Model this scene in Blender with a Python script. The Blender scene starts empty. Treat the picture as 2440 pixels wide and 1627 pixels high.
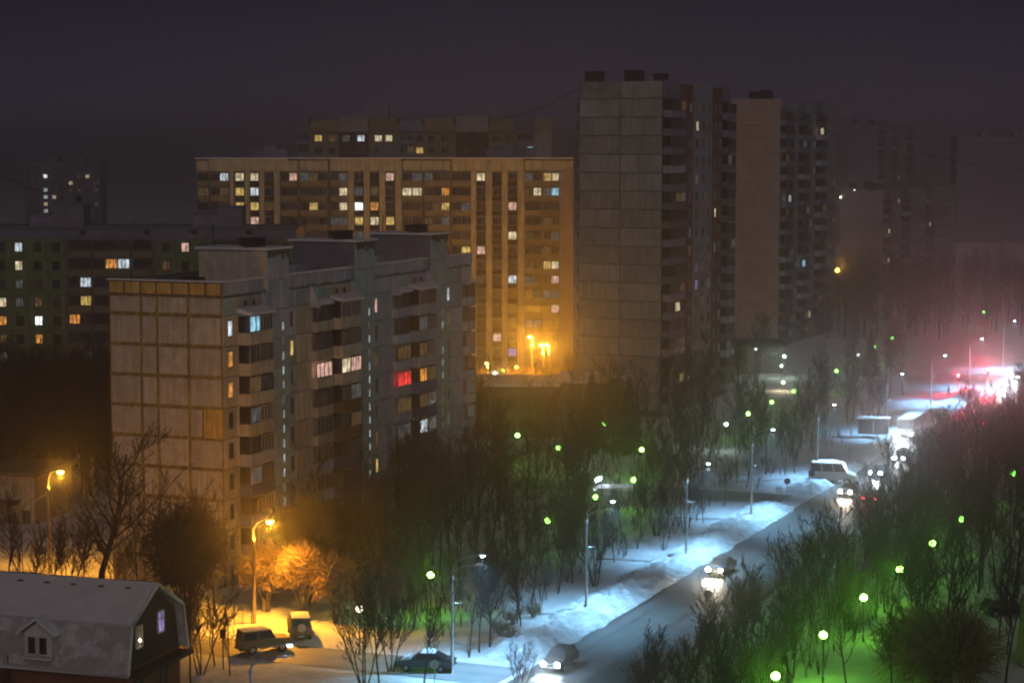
import bpy, bmesh, math, random
import numpy as np
from mathutils import Vector, Matrix, noise as mnoise

# ------------------------------------------------------------------ camera, sky, light
S = bpy.context.scene
COL = S.collection
F, CX, CY, HORIZON, CAMH = 5000.0, 1220.0, 813.5, 355.0, 40.0     # photograph pixels (2440 x 1627), metres
PITCH = math.atan((CY - HORIZON) / F)
cam_d = bpy.data.cameras.new('camera')
cam = bpy.data.objects.new('camera', cam_d)
COL.objects.link(cam)
cam.location = (0, 0, CAMH)
cam.rotation_euler = (math.pi / 2 - PITCH, 0, 0)
cam_d.sensor_width = 36.0
cam_d.lens = F / 2440.0 * 36.0
cam_d.clip_start = 1.0
cam_d.clip_end = 6000.0
S.camera = cam

SUN_EL, SUN_AZ = math.radians(27), math.radians(-10)
W = bpy.data.worlds.new('World')
S.world = W
W.use_nodes = True
wn, wl = W.node_tree.nodes, W.node_tree.links
wn.clear()
w_out = wn.new('ShaderNodeOutputWorld')
w_bg = wn.new('ShaderNodeBackground')
w_tc = wn.new('ShaderNodeTexCoord')
w_sep = wn.new('ShaderNodeSeparateXYZ')
w_ramp = wn.new('ShaderNodeValToRGB')
w_noise = wn.new('ShaderNodeTexNoise')
w_mul = wn.new('ShaderNodeMixRGB')
w_mul.blend_type = 'MULTIPLY'
w_mul.inputs[0].default_value = 0.35
w_noise.inputs['Scale'].default_value = 5.0
w_noise.inputs['Detail'].default_value = 3.0
wl.new(w_tc.outputs['Generated'], w_sep.inputs[0])
wl.new(w_tc.outputs['Generated'], w_noise.inputs['Vector'])
wl.new(w_sep.outputs['Z'], w_ramp.inputs['Fac'])
e = w_ramp.color_ramp.elements
e[0].position, e[0].color = 0.0, (0.047, 0.038, 0.066, 1)      # low cloud lit by the town, darker upwards
e[1].position, e[1].color = 0.085, (0.0145, 0.0115, 0.0205, 1)
m_ = w_ramp.color_ramp.elements.new(0.035)
m_.color = (0.030, 0.0240, 0.042, 1)
wl.new(w_ramp.outputs['Color'], w_mul.inputs[1])
wl.new(w_noise.outputs['Fac'], w_mul.inputs[2])
wl.new(w_mul.outputs['Color'], w_bg.inputs['Color'])
w_bg.inputs['Strength'].default_value = 1.0
wl.new(w_bg.outputs['Background'], w_out.inputs['Surface'])

sun_d = bpy.data.lights.new('sun', 'SUN')
sun_d.energy = 0.42
sun_d.angle = math.radians(50)
sun_d.color = (1.0, 0.85, 0.85)
sun = bpy.data.objects.new('sun', sun_d)
COL.objects.link(sun)
sun.rotation_euler = (math.pi / 2 - SUN_EL, 0, -SUN_AZ)  # overcast town glow from behind the camera
sun.location = (0, -50, 200)

V = S.view_settings
V.view_transform = 'Standard'
V.look = 'None'
V.exposure = 0.0
V.gamma = 1.0
V.use_curve_mapping = False
S.cycles.use_denoising = True
S.cycles.max_bounces = 5
S.cycles.diffuse_bounces = 1
S.cycles.glossy_bounces = 2
S.cycles.transmission_bounces = 2
S.cycles.volume_bounces = 0
S.cycles.transparent_max_bounces = 4
S.cycles.sample_clamp_indirect = 3.0
S.cycles.sample_clamp_direct = 0.0
S.cycles.filter_width = 2.1
S.cycles.caustics_reflective = False
S.cycles.caustics_refractive = False

SP, CP = math.sin(PITCH), math.cos(PITCH)


def ray(u, v):
    a, b = (u - CX) / F, (v - CY) / F
    return Vector((a, CP - b * SP, -SP - b * CP))


def G(u, v, z=0.0):                      # the pixel's point on the level z
    d = ray(u, v)
    k = (z - CAMH) / d.z
    return Vector((d.x * k, d.y * k, z))


def AT(u, v, Y):                         # the pixel's point at depth Y
    d = ray(u, v)
    k = Y / d.y
    return Vector((d.x * k, Y, CAMH + d.z * k))


def PX(p):                               # world point to photograph pixel
    x, y, z = p[0], p[1], p[2] - CAMH
    f = y * CP - z * SP
    up = y * SP + z * CP
    return CX + F * x / f, CY - F * up / f


# ------------------------------------------------------------------ object helpers
def link(name, data, parent=None, loc=(0, 0, 0), rz=0.0, rot=None):
    o = bpy.data.objects.new(name, data)
    COL.objects.link(o)
    o.location = loc
    if rot is not None:
        o.rotation_euler = rot
    elif rz:
        o.rotation_euler = (0, 0, rz)
    if parent is not None:
        o.parent = parent
    return o


def tag(o, label, cat, group=None, kind=None):
    o['label'] = label
    if cat:
        o['category'] = cat
    if group:
        o['group'] = group
    if kind:
        o['kind'] = kind
    return o


def thing(name, label, cat, loc=(0, 0, 0), rz=0.0, group=None):
    o = link(name, None, None, loc, rz)
    o.empty_display_size = 0.5
    return tag(o, label, cat, group)


def copy_tree(o, parent=None):
    c = o.copy()
    COL.objects.link(c)
    c.parent = parent
    for ch in list(o.children):
        copy_tree(ch, c)
    return c


class MB:
    """collects faces, builds one mesh"""

    def __init__(self):
        self.v, self.f, self.m, self.sm = [], [], [], []

    def quad(self, a, b, c, d, m=0):
        n = len(self.v)
        self.v += [a, b, c, d]
        self.f.append((n, n + 1, n + 2, n + 3))
        self.m.append(m)
        self.sm.append(False)
        return self

    def poly(self, pts, m=0):
        n = len(self.v)
        self.v += list(pts)
        self.f.append(tuple(range(n, n + len(pts))))
        self.m.append(m)
        self.sm.append(False)
        return self

    def box(self, x0, x1, y0, y1, z0, z1, m=0):
        n = len(self.v)
        self.v += [(x0, y0, z0), (x1, y0, z0), (x1, y1, z0), (x0, y1, z0), (x0, y0, z1), (x1, y0, z1), (x1, y1, z1), (x0, y1, z1)]
        for q in ((0, 3, 2, 1), (4, 5, 6, 7), (0, 1, 5, 4), (1, 2, 6, 5), (2, 3, 7, 6), (3, 0, 4, 7)):
            self.f.append(tuple(n + i for i in q))
            self.m.append(m)
            self.sm.append(False)
        return self

    def hexa(self, b, t, m=0):           # four bottom and four top corners, anticlockwise from above
        n = len(self.v)
        self.v += list(b) + list(t)
        for q in ((0, 3, 2, 1), (4, 5, 6, 7), (0, 1, 5, 4), (1, 2, 6, 5), (2, 3, 7, 6), (3, 0, 4, 7)):
            self.f.append(tuple(n + i for i in q))
            self.m.append(m)
            self.sm.append(False)
        return self

    def prism(self, pts, axis, a0, a1, m=0):   # polygon swept along an axis (0 x, 1 y, 2 z); pts are the other two coordinates
        def mk(p, a):
            return (a, p[0], p[1]) if axis == 0 else ((p[0], a, p[1]) if axis == 1 else (p[0], p[1], a))
        n, k = len(self.v), len(pts)
        self.v += [mk(p, a0) for p in pts] + [mk(p, a1) for p in pts]
        fs = [tuple(range(n, n + k)), tuple(range(n + 2 * k - 1, n + k - 1, -1))]
        for i in range(k):
            j = (i + 1) % k
            fs.append((n + i, n + k + i, n + k + j, n + j))
        for q in fs:
            self.f.append(q)
            self.m.append(m)
            self.sm.append(False)
        return self

    def tube(self, pts, rad, sides=6, m=0, cap=True, smooth=True):
        pts = [Vector(p) for p in pts]
        if not isinstance(rad, (list, tuple)):
            rad = [rad] * len(pts)
        n0 = len(self.v)
        L = len(pts)
        for i, p in enumerate(pts):
            t = (pts[min(i + 1, L - 1)] - pts[max(i - 1, 0)])
            if t.length < 1e-9:
                t = Vector((0, 0, 1))
            t.normalize()
            ref = Vector((1, 0, 0)) if abs(t.x) < 0.8 else Vector((0, 1, 0))
            a = t.cross(ref).normalized()
            b = t.cross(a)
            for s in range(sides):
                w = 2 * math.pi * s / sides
                q = p + (a * math.cos(w) + b * math.sin(w)) * rad[i]
                self.v.append((q.x, q.y, q.z))
        for i in range(L - 1):
            for s in range(sides):
                s2 = (s + 1) % sides
                self.f.append((n0 + i * sides + s, n0 + i * sides + s2, n0 + (i + 1) * sides + s2, n0 + (i + 1) * sides + s))
                self.m.append(m)
                self.sm.append(smooth)
        if cap and sides > 3:
            self.f.append(tuple(n0 + s for s in range(sides)))
            self.f.append(tuple(n0 + (L - 1) * sides + s for s in reversed(range(sides))))
            self.m += [m, m]
            self.sm += [False, False]
        return self

    def lathe(self, prof, c=(0, 0, 0), sides=16, m=0, axis='z'):
        n0, k = len(self.v), len(prof)
        for r, h in prof:
            for s in range(sides):
                w = 2 * math.pi * s / sides
                x, y = r * math.cos(w), r * math.sin(w)
                p = (x, y, h) if axis == 'z' else ((h, x, y) if axis == 'x' else (x, h, y))
                self.v.append((c[0] + p[0], c[1] + p[1], c[2] + p[2]))
        for i in range(k - 1):
            for s in range(sides):
                s2 = (s + 1) % sides
                self.f.append((n0 + i * sides + s, n0 + i * sides + s2, n0 + (i + 1) * sides + s2, n0 + (i + 1) * sides + s))
                self.m.append(m)
                self.sm.append(True)
        self.f.append(tuple(n0 + s for s in reversed(range(sides))))
        self.f.append(tuple(n0 + (k - 1) * sides + s for s in range(sides)))
        self.m += [m, m]
        self.sm += [False, False]
        return self

    def mesh(self, name, mats):
        me = bpy.data.meshes.new(name)
        me.from_pydata(self.v, [], self.f)
        if not isinstance(mats, (list, tuple)):
            mats = [mats]
        for x in mats:
            me.materials.append(x)
        if len(mats) > 1:
            me.polygons.foreach_set('material_index', self.m)
        me.polygons.foreach_set('use_smooth', self.sm)
        me.update()
        return me

    def build(self, name, mats, parent=None, loc=(0, 0, 0), rz=0.0):
        return link(name, self.mesh(name, mats), parent, loc, rz)


def paint(o, mat):                       # one mesh, a material of the object's own
    o.material_slots[0].link = 'OBJECT'
    o.material_slots[0].material = mat
    return o


# ------------------------------------------------------------------ materials
def mat_new(name):
    m = bpy.data.materials.new(name)
    m.use_nodes = True
    n, l = m.node_tree.nodes, m.node_tree.links
    return m, n, l, n['Principled BSDF']


def stone(name, col, rough=0.85, scale=1.2, amount=0.35, streak=0.0, bump=0.0, vary=0.0, spec=0.3, grain=0.0):
    """mineral or painted surface: blotches, vertical streaks, grain, a shade of its own per object"""
    m, n, l, b = mat_new(name)
    b.inputs['Roughness'].default_value = rough
    b.inputs['Specular IOR Level'].default_value = spec
    tc = n.new('ShaderNodeTexCoord')
    nz = n.new('ShaderNodeTexNoise')
    nz.inputs['Scale'].default_value = scale
    nz.inputs['Detail'].default_value = 6
    nz.inputs['Roughness'].default_value = 0.65
    oi = n.new('ShaderNodeObjectInfo')
    add = n.new('ShaderNodeVectorMath')
    add.operation = 'MULTIPLY_ADD'
    l.new(oi.outputs['Random'], add.inputs[0])
    add.inputs[1].default_value = (31, 17, 23)
    l.new(tc.outputs['Object'], add.inputs[2])
    l.new(add.outputs[0], nz.inputs['Vector'])
    r = n.new('ShaderNodeMapRange')
    r.inputs['From Min'].default_value = 0.3
    r.inputs['From Max'].default_value = 0.7
    r.inputs['To Min'].default_value = 1 - amount
    r.inputs['To Max'].default_value = 1 + amount * 0.6
    l.new(nz.outputs['Fac'], r.inputs['Value'])
    val = r.outputs[0]

    def times(a, bsock):
        mm = n.new('ShaderNodeMath')
        mm.operation = 'MULTIPLY'
        l.new(a, mm.inputs[0])
        l.new(bsock, mm.inputs[1])
        return mm.outputs[0]
    if streak:
        mp = n.new('ShaderNodeMapping')
        mp.inputs['Scale'].default_value = (2.4, 2.4, 0.16)
        l.new(add.outputs[0], mp.inputs['Vector'])
        n2 = n.new('ShaderNodeTexNoise')
        n2.inputs['Scale'].default_value = 1.3
        n2.inputs['Detail'].default_value = 4
        l.new(mp.outputs[0], n2.inputs['Vector'])
        r2 = n.new('ShaderNodeMapRange')
        r2.inputs['From Min'].default_value = 0.35
        r2.inputs['From Max'].default_value = 0.65
        r2.inputs['To Min'].default_value = 1 - streak
        r2.inputs['To Max'].default_value = 1 + streak * 0.4
        l.new(n2.outputs['Fac'], r2.inputs['Value'])
        val = times(val, r2.outputs[0])
    if vary:
        r3 = n.new('ShaderNodeMapRange')
        r3.inputs['To Min'].default_value = 1 - vary
        r3.inputs['To Max'].default_value = 1 + vary
        l.new(oi.outputs['Random'], r3.inputs['Value'])
        val = times(val, r3.outputs[0])
    mx = n.new('ShaderNodeVectorMath')
    mx.operation = 'SCALE'
    mx.inputs[0].default_value = col[:3]
    l.new(val, mx.inputs['Scale'])
    l.new(mx.outputs[0], b.inputs['Base Color'])
    if bump:
        n3 = n.new('ShaderNodeTexNoise')
        n3.inputs['Scale'].default_value = grain or scale * 8
        n3.inputs['Detail'].default_value = 5
        l.new(tc.outputs['Object'], n3.inputs['Vector'])
        bp = n.new('ShaderNodeBump')
        bp.inputs['Strength'].default_value = 0.6
        bp.inputs['Distance'].default_value = bump
        l.new(n3.outputs['Fac'], bp.inputs['Height'])
        l.new(bp.outputs[0], b.inputs['Normal'])
    return m


def glow(name, col, strength):
    m, n, l, b = mat_new(name)
    n.remove(b)
    em = n.new('ShaderNodeEmission')
    em.inputs['Color'].default_value = (*col, 1)
    em.inputs['Strength'].default_value = strength
    m.cycles.emission_sampling = 'NONE'      # the lamp beside it lights the place
    l.new(em.outputs[0], n['Material Output'].inputs['Surface'])
    return m


def lit_pane(name, col, strength, curtain=0.55, scale=5.0):
    """a lit window: curtains hang in folds, lamp light falls off unevenly through the room"""
    m, n, l, b = mat_new(name)
    n.remove(b)
    tc = n.new('ShaderNodeTexCoord')
    oi = n.new('ShaderNodeObjectInfo')
    ad = n.new('ShaderNodeVectorMath')
    ad.operation = 'MULTIPLY_ADD'
    l.new(oi.outputs['Random'], ad.inputs[0])
    ad.inputs[1].default_value = (37, 0, 11)
    l.new(tc.outputs['Object'], ad.inputs[2])
    mp = n.new('ShaderNodeMapping')
    mp.inputs['Scale'].default_value = (1, 1, 0.22)
    l.new(ad.outputs[0], mp.inputs['Vector'])
    nz = n.new('ShaderNodeTexNoise')
    nz.inputs['Scale'].default_value = scale
    nz.inputs['Detail'].default_value = 3
    l.new(mp.outputs[0], nz.inputs['Vector'])
    n2 = n.new('ShaderNodeTexNoise')
    n2.inputs['Scale'].default_value = 1.1
    n2.inputs['Detail'].default_value = 2
    l.new(ad.outputs[0], n2.inputs['Vector'])
    mu = n.new('ShaderNodeMath')
    mu.operation = 'MULTIPLY'
    r = n.new('ShaderNodeMapRange')
    r.inputs['From Min'].default_value = 0.32
    r.inputs['From Max'].default_value = 0.66
    r.inputs['To Min'].default_value = strength * (1 - curtain)
    r.inputs['To Max'].default_value = strength * (1 + curtain * 0.7)
    l.new(nz.outputs['Fac'], r.inputs['Value'])
    r2 = n.new('ShaderNodeMapRange')
    r2.inputs['From Min'].default_value = 0.3
    r2.inputs['From Max'].default_value = 0.65
    r2.inputs['To Min'].default_value = 0.45
    r2.inputs['To Max'].default_value = 1.25
    l.new(n2.outputs['Fac'], r2.inputs['Value'])
    l.new(r.outputs[0], mu.inputs[0])
    l.new(r2.outputs[0], mu.inputs[1])
    em = n.new('ShaderNodeEmission')
    em.inputs['Color'].default_value = (*col, 1)
    m.cycles.emission_sampling = 'NONE'
    l.new(mu.outputs[0], em.inputs['Strength'])
    l.new(em.outputs[0], n['Material Output'].inputs['Surface'])
    return m


def metal(name, col, rough=0.4, metallic=0.6):
    m, n, l, b = mat_new(name)
    b.inputs['Base Color'].default_value = (*col, 1)
    b.inputs['Roughness'].default_value = rough
    b.inputs['Metallic'].default_value = metallic
    return m


def snow_mat(name, col=(0.78, 0.80, 0.84), dirty=0.25, bump=0.12, scale=0.35, grain=1.6):
    m, n, l, b = mat_new(name)
    b.inputs['Roughness'].default_value = 0.75
    b.inputs['Specular IOR Level'].default_value = 0.25
    tc = n.new('ShaderNodeTexCoord')
    nz = n.new('ShaderNodeTexNoise')
    nz.inputs['Scale'].default_value = scale
    nz.inputs['Detail'].default_value = 7
    nz.inputs['Roughness'].default_value = 0.7
    l.new(tc.outputs['Object'], nz.inputs['Vector'])
    r = n.new('ShaderNodeMapRange')
    r.inputs['From Min'].default_value = 0.35
    r.inputs['From Max'].default_value = 0.62
    r.inputs['To Min'].default_value = 1 - dirty
    r.inputs['To Max'].default_value = 1.0
    l.new(nz.outputs['Fac'], r.inputs['Value'])
    mx = n.new('ShaderNodeVectorMath')
    mx.operation = 'SCALE'
    mx.inputs[0].default_value = col
    l.new(r.outputs[0], mx.inputs['Scale'])
    l.new(mx.outputs[0], b.inputs['Base Color'])
    n3 = n.new('ShaderNodeTexNoise')
    n3.inputs['Scale'].default_value = grain
    n3.inputs['Detail'].default_value = 8
    n3.inputs['Roughness'].default_value = 0.62
    l.new(tc.outputs['Object'], n3.inputs['Vector'])
    bp = n.new('ShaderNodeBump')
    bp.inputs['Strength'].default_value = 0.8
    bp.inputs['Distance'].default_value = bump
    l.new(n3.outputs['Fac'], bp.inputs['Height'])
    l.new(bp.outputs[0], b.inputs['Normal'])
    return m


M = {
    'snow': snow_mat('snow', dirty=0.25, bump=0.25),
    'bank': snow_mat('ploughed_snow', (0.80, 0.83, 0.86), dirty=0.45, bump=0.30, scale=0.8, grain=2.2),
    'roofsnow': snow_mat('roof_snow', (0.72, 0.70, 0.72), dirty=0.15, bump=0.04, scale=0.5, grain=2.0),
    'mauve': stone('mauve_panel', (0.55, 0.47, 0.37), scale=0.9, amount=0.25, streak=0.2, vary=0.10, bump=0.01),
    'mustard': stone('mustard_sealant', (0.36, 0.25, 0.07), scale=2.2, amount=0.55, streak=0.4),
    'mustard_panel': stone('mustard_panel', (0.66, 0.42, 0.12), scale=1.4, amount=0.25, streak=0.3, vary=0.10),
    'greypanel': stone('grey_panel', (0.42, 0.43, 0.50), scale=0.8, amount=0.25, streak=0.25, vary=0.14),
    'greenpanel': stone('grey_green_panel', (0.38, 0.47, 0.46), scale=0.8, amount=0.25, streak=0.2, vary=0.12),
    'jointgrey': stone('joint_grey', (0.14, 0.135, 0.135), scale=2, amount=0.4),
    'beige': stone('beige_parapet', (0.52, 0.44, 0.33), scale=1.5, amount=0.25, streak=0.3, vary=0.15),
    'navy': stone('navy_parapet', (0.10, 0.11, 0.25), scale=1.5, amount=0.25, vary=0.25),
    'brown': stone('brown_parapet', (0.16, 0.10, 0.06), scale=1.5, amount=0.3, vary=0.2),
    'greenwall': stone('green_wall', (0.17, 0.21, 0.09), scale=0.6, amount=0.3, streak=0.3, vary=0.12),
    'olive': stone('olive_parapet', (0.19, 0.15, 0.10), scale=1.0, amount=0.3, vary=0.15),
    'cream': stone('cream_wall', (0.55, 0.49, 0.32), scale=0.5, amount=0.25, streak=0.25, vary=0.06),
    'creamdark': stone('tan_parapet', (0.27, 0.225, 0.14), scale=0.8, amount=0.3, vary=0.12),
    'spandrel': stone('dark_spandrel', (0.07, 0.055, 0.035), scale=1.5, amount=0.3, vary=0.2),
    'tower': stone('tower_panel', (0.34, 0.32, 0.30), scale=0.35, amount=0.32, streak=0.3, vary=0.17),
    'towerjoint': stone('tower_joint', (0.06, 0.05, 0.05), scale=2, amount=0.4),
    'pinkwall': stone('rose_tower_wall', (0.36, 0.30, 0.27), scale=0.3, amount=0.2, streak=0.2),
    'brick': stone('brown_brick', (0.15, 0.07, 0.05), scale=2.0, amount=0.35, vary=0.1),
    'violetgrey': stone('violet_grey_wall', (0.20, 0.195, 0.25), scale=0.8, amount=0.3, vary=0.2),
    'dark': stone('dark_roofing', (0.035, 0.032, 0.035), scale=2, amount=0.4),
    'winframe': stone('window_frame', (0.32, 0.30, 0.28), scale=4, amount=0.3, vary=0.35),
    'winframe_dark': stone('window_frame_dark', (0.10, 0.09, 0.09), scale=4, amount=0.3, vary=0.3),
    'pole': metal('galvanised_pole', (0.45, 0.47, 0.48), 0.45, 0.5),
    'blackmetal': metal('black_metal', (0.02, 0.02, 0.022), 0.5, 0.3),
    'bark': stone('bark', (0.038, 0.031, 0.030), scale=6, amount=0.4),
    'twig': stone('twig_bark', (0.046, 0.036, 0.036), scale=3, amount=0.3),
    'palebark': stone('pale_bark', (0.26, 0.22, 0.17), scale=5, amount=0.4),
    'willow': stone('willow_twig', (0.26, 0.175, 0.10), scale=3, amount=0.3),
    'glass': None,
}
_m, _n, _l, _b = mat_new('dark_glass')
_b.inputs['Base Color'].default_value = (0.018, 0.016, 0.02, 1)
_b.inputs['Roughness'].default_value = 0.3
M['glass'] = _m
M['curtain'] = stone('curtained_glass', (0.075, 0.066, 0.06), rough=0.25, scale=6, amount=0.6, vary=0.5)
LIT = {
    'L': lit_pane('lit_bright', (0.92, 1.0, 0.95), 2.6, 0.25),
    'W': lit_pane('lit_cool_white', (0.80, 0.92, 1.0), 1.05),
    'w': lit_pane('lit_warm_white', (1.0, 0.83, 0.52), 1.0),
    'y': lit_pane('lit_yellow', (1.0, 0.68, 0.20), 0.85),
    'o': lit_pane('lit_orange', (1.0, 0.40, 0.09), 0.9, 0.8, 7),
    'p': lit_pane('lit_pink', (1.0, 0.60, 0.48), 0.9),
    'b': lit_pane('lit_blue', (0.40, 0.82, 1.0), 1.0, 0.6),
    'r': lit_pane('lit_red', (1.0, 0.05, 0.05), 1.3, 0.9, 9),
    'v': lit_pane('lit_violet', (0.55, 0.42, 1.0), 0.6, 0.8, 8),
    'd': lit_pane('lit_dim_warm', (1.0, 0.58, 0.24), 0.11, 0.9, 7),
    'c': lit_pane('lit_dim_cool', (0.75, 0.80, 0.82), 0.12, 0.8, 7),
    's': lit_pane('lit_stair', (0.72, 0.93, 1.0), 0.62, 0.5, 3),
}
ROADDIR = Vector((0.384, 0.9233, 0)).normalized()
ROADN = Vector((ROADDIR.y, -ROADDIR.x, 0))
ROADO = G(1601, 1412)                    # a point on the road's left edge


def RD(s, t, z=0.0):                     # along the road, across it to the right
    p = ROADO + ROADDIR * s + ROADN * t
    return Vector((p.x, p.y, z))


def road_t(x, y):
    return (x - ROADO.x) * ROADN.x + (y - ROADO.y) * ROADN.y


def road_s(x, y):
    return (x - ROADO.x) * ROADDIR.x + (y - ROADO.y) * ROADDIR.y

# ------------------------------------------------------------------ ground, roads, snowbanks
def nz(x, y, s, z=0.0):
    return mnoise.noise(Vector((x * s, y * s, z)))


SIDE_S = road_s(*G(1850, 1188).xy)       # where the side street leaves the road
DRIVE_S = road_s(*G(1165, 1606).xy)      # and the yard drive nearer to us


def calm(x, y):                          # 0 on carriageways, 1 on open snow
    t, s = road_t(x, y), road_s(x, y)
    a = min(1.0, max(0.0, (abs(t - 3.6) - 5.2) / 3.0))
    if t < 2:
        a = min(a, min(1.0, max(0.0, (abs(s - SIDE_S) - 3.4) / 2.0)))
        a = min(a, min(1.0, max(0.0, (abs(s - DRIVE_S) - 3.0) / 2.5)))
    return a


def ground_z(x, y):
    if not (-120 < x < 160 and 90 < y < 460):
        return -0.05
    a = calm(x, y)
    h = 0.42 * (nz(x, y, 0.09) + 0.35) + 0.20 * nz(x, y, 0.33, 3.1) + 0.10 * nz(x, y, 0.9, 7.7)
    return -0.05 + a * max(-0.02, h)


def axis(lo, hi, step, far_lo, far_hi):
    c = list(np.arange(lo, hi + 1e-6, step))
    a, d = [], step
    x = lo
    while x > far_lo:
        d *= 1.5
        x -= d
        a.append(x)
    b, d, x = [], step, c[-1]
    while x < far_hi:
        d *= 1.5
        x += d
        b.append(x)
    return a[::-1] + c + b


gx, gy = axis(-64, 110, 0.95, -1600, 1600), axis(112, 400, 0.95, -300, 2600)
vs = [(x, y, ground_z(x, y)) for y in gy for x in gx]
nx = len(gx)
fs = [(j * nx + i, j * nx + i + 1, (j + 1) * nx + i + 1, (j + 1) * nx + i) for j in range(len(gy) - 1) for i in range(nx - 1)]
me = bpy.data.meshes.new('ground')
me.from_pydata(vs, [], fs)
me.polygons.foreach_set('use_smooth', [True] * len(fs))
me.materials.append(M['snow'])
g_ = link('ground', me)
tag(g_, 'snow covered ground between the blocks and along the road', None, kind='structure')


def road_mat(name, col, lo, hi, ang, dirt, hi_col):
    """packed snow and wet asphalt: long tyre tracks along the street"""
    m, n, l, b = mat_new(name)
    tc = n.new('ShaderNodeTexCoord')
    mp = n.new('ShaderNodeMapping')
    mp.vector_type = 'TEXTURE'
    mp.inputs['Rotation'].default_value = (0, 0, ang)
    l.new(tc.outputs['Object'], mp.inputs['Vector'])
    mp2 = n.new('ShaderNodeMapping')
    mp2.inputs['Scale'].default_value = (0.025, 1.15, 1)
    l.new(mp.outputs[0], mp2.inputs['Vector'])
    a = n.new('ShaderNodeTexNoise')
    a.inputs['Scale'].default_value = 1.0
    a.inputs['Detail'].default_value = 5
    a.inputs['Roughness'].default_value = 0.6
    l.new(mp2.outputs[0], a.inputs['Vector'])
    c = n.new('ShaderNodeTexNoise')
    c.inputs['Scale'].default_value = 0.5
    c.inputs['Detail'].default_value = 6
    l.new(tc.outputs['Object'], c.inputs['Vector'])
    ad = n.new('ShaderNodeMath')
    ad.operation = 'MULTIPLY_ADD'
    l.new(c.outputs['Fac'], ad.inputs[0])
    ad.inputs[1].default_value = dirt
    l.new(a.outputs['Fac'], ad.inputs[2])
    rp = n.new('ShaderNodeValToRGB')
    rp.color_ramp.elements[0].position = lo
    rp.color_ramp.elements[0].color = (*col, 1)
    rp.color_ramp.elements[1].position = hi
    rp.color_ramp.elements[1].color = hi_col
    l.new(ad.outputs[0], rp.inputs['Fac'])
    l.new(rp.outputs['Color'], b.inputs['Base Color'])
    b.inputs['Roughness'].default_value = 0.55
    bp = n.new('ShaderNodeBump')
    bp.inputs['Distance'].default_value = 0.04
    l.new(ad.outputs[0], bp.inputs['Height'])
    l.new(bp.outputs[0], b.inputs['Normal'])
    return m


ra = math.atan2(ROADDIR.y, ROADDIR.x)
M['road'] = road_mat('packed_road', (0.06, 0.052, 0.046), 0.46, 0.98, ra, 0.35, (0.19, 0.175, 0.165, 1))
M['side'] = road_mat('packed_side_street', (0.16, 0.15, 0.15), 0.45, 0.80, ra - math.pi / 2, 0.35, (0.34, 0.33, 0.33, 1))


def strip(name, pts_l, pts_r, z, mat, label):
    b = MB()
    for i in range(len(pts_l) - 1):
        b.quad((*pts_l[i].xy, z), (*pts_r[i].xy, z), (*pts_r[i + 1].xy, z), (*pts_l[i + 1].xy, z))
    o = b.build(name, mat)
    return tag(o, label, None, kind='structure')


ss = [-150 + 10 * i for i in range(70)]
strip('road', [RD(s, -1.4) for s in ss], [RD(s, 8.6) for s in ss], 0.012, M['road'], 'wide snowy road running away to the right')
strip('side_street', [RD(SIDE_S + 3.2, t) for t in range(-60, 0, 4)], [RD(SIDE_S - 3.2, t) for t in range(-60, 0, 4)], 0.006, M['side'], 'snowy side street leaving the road to the left')
strip('yard_drive', [RD(DRIVE_S + 2.8, t) for t in range(-62, 0, 4)], [RD(DRIVE_S - 2.8, t) for t in range(-62, 0, 4)], 0.004, M['side'], 'snowy yard drive leaving the road near the house')


def bank(name, s0, s1, t0, t1, h, label, seed, chunk=0.34):
    """ploughed snow: a lumpy ridge with broken chunks"""
    st, wt = 0.32, 0.30
    n_s, n_t = int((s1 - s0) / st) + 1, max(4, int((t1 - t0) / wt) + 1)
    vv = []
    for i in range(n_s):
        s = s0 + (s1 - s0) * i / (n_s - 1)
        ends = min(1.0, (s - s0) / 3.0, (s1 - s) / 3.0)
        for j in range(n_t):
            k = j / (n_t - 1)
            t = t0 + (t1 - t0) * k + 0.35 * mnoise.noise(Vector((s * 0.3, seed, k * 2)))
            prof = math.sin(math.pi * k) ** 0.75
            hh = h * (0.72 + 0.55 * mnoise.noise(Vector((s * 0.14, seed * 3.3, 0))))
            p = RD(s, t)
            lump = mnoise.noise(Vector((p.x * 0.9, p.y * 0.9, seed))) * 0.55 + mnoise.noise(Vector((p.x * 2.4, p.y * 2.4, seed))) * 0.35
            cell = mnoise.cell(Vector((p.x * 1.9, p.y * 1.9, seed)))
            z = -0.12 + max(0.0, ends) * prof * (hh + chunk * (lump + 0.25 * cell))
            vv.append((p.x, p.y, z))
    ff = [(i * n_t + j, i * n_t + j + 1, (i + 1) * n_t + j + 1, (i + 1) * n_t + j) for i in range(n_s - 1) for j in range(n_t - 1)]
    m2 = bpy.data.meshes.new(name)
    m2.from_pydata(vv, [], ff)
    m2.polygons.foreach_set('use_smooth', [True] * len(ff))
    m2.materials.append(M['bank'])
    o = link(name, m2)
    return tag(o, label, None, kind='structure')


bank('snow_bank', DRIVE_S + 3.4, SIDE_S - 3.6, -6.8, -1.0, 1.05, 'tall ploughed snow bank between the lamp posts and the road', 1.0, 0.8)
bank('snow_bank', SIDE_S + 4.0, SIDE_S + 120, -6.0, -1.0, 1.0, 'ploughed snow bank beyond the side street', 2.0, 0.8)
bank('snow_bank', -120, DRIVE_S - 3.2, -5.0, -1.2, 0.7, 'low snow bank at the bottom edge before the yard drive', 4.0)
bank('snow_bank', -100, 260, 8.2, 11.2, 0.75, 'snow bank along the thicket side of the road', 3.0)

# ------------------------------------------------------------------ building kit
WINDOWS = []                             # (building key, pane object, pixel u, v)
_wcache = {}


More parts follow.
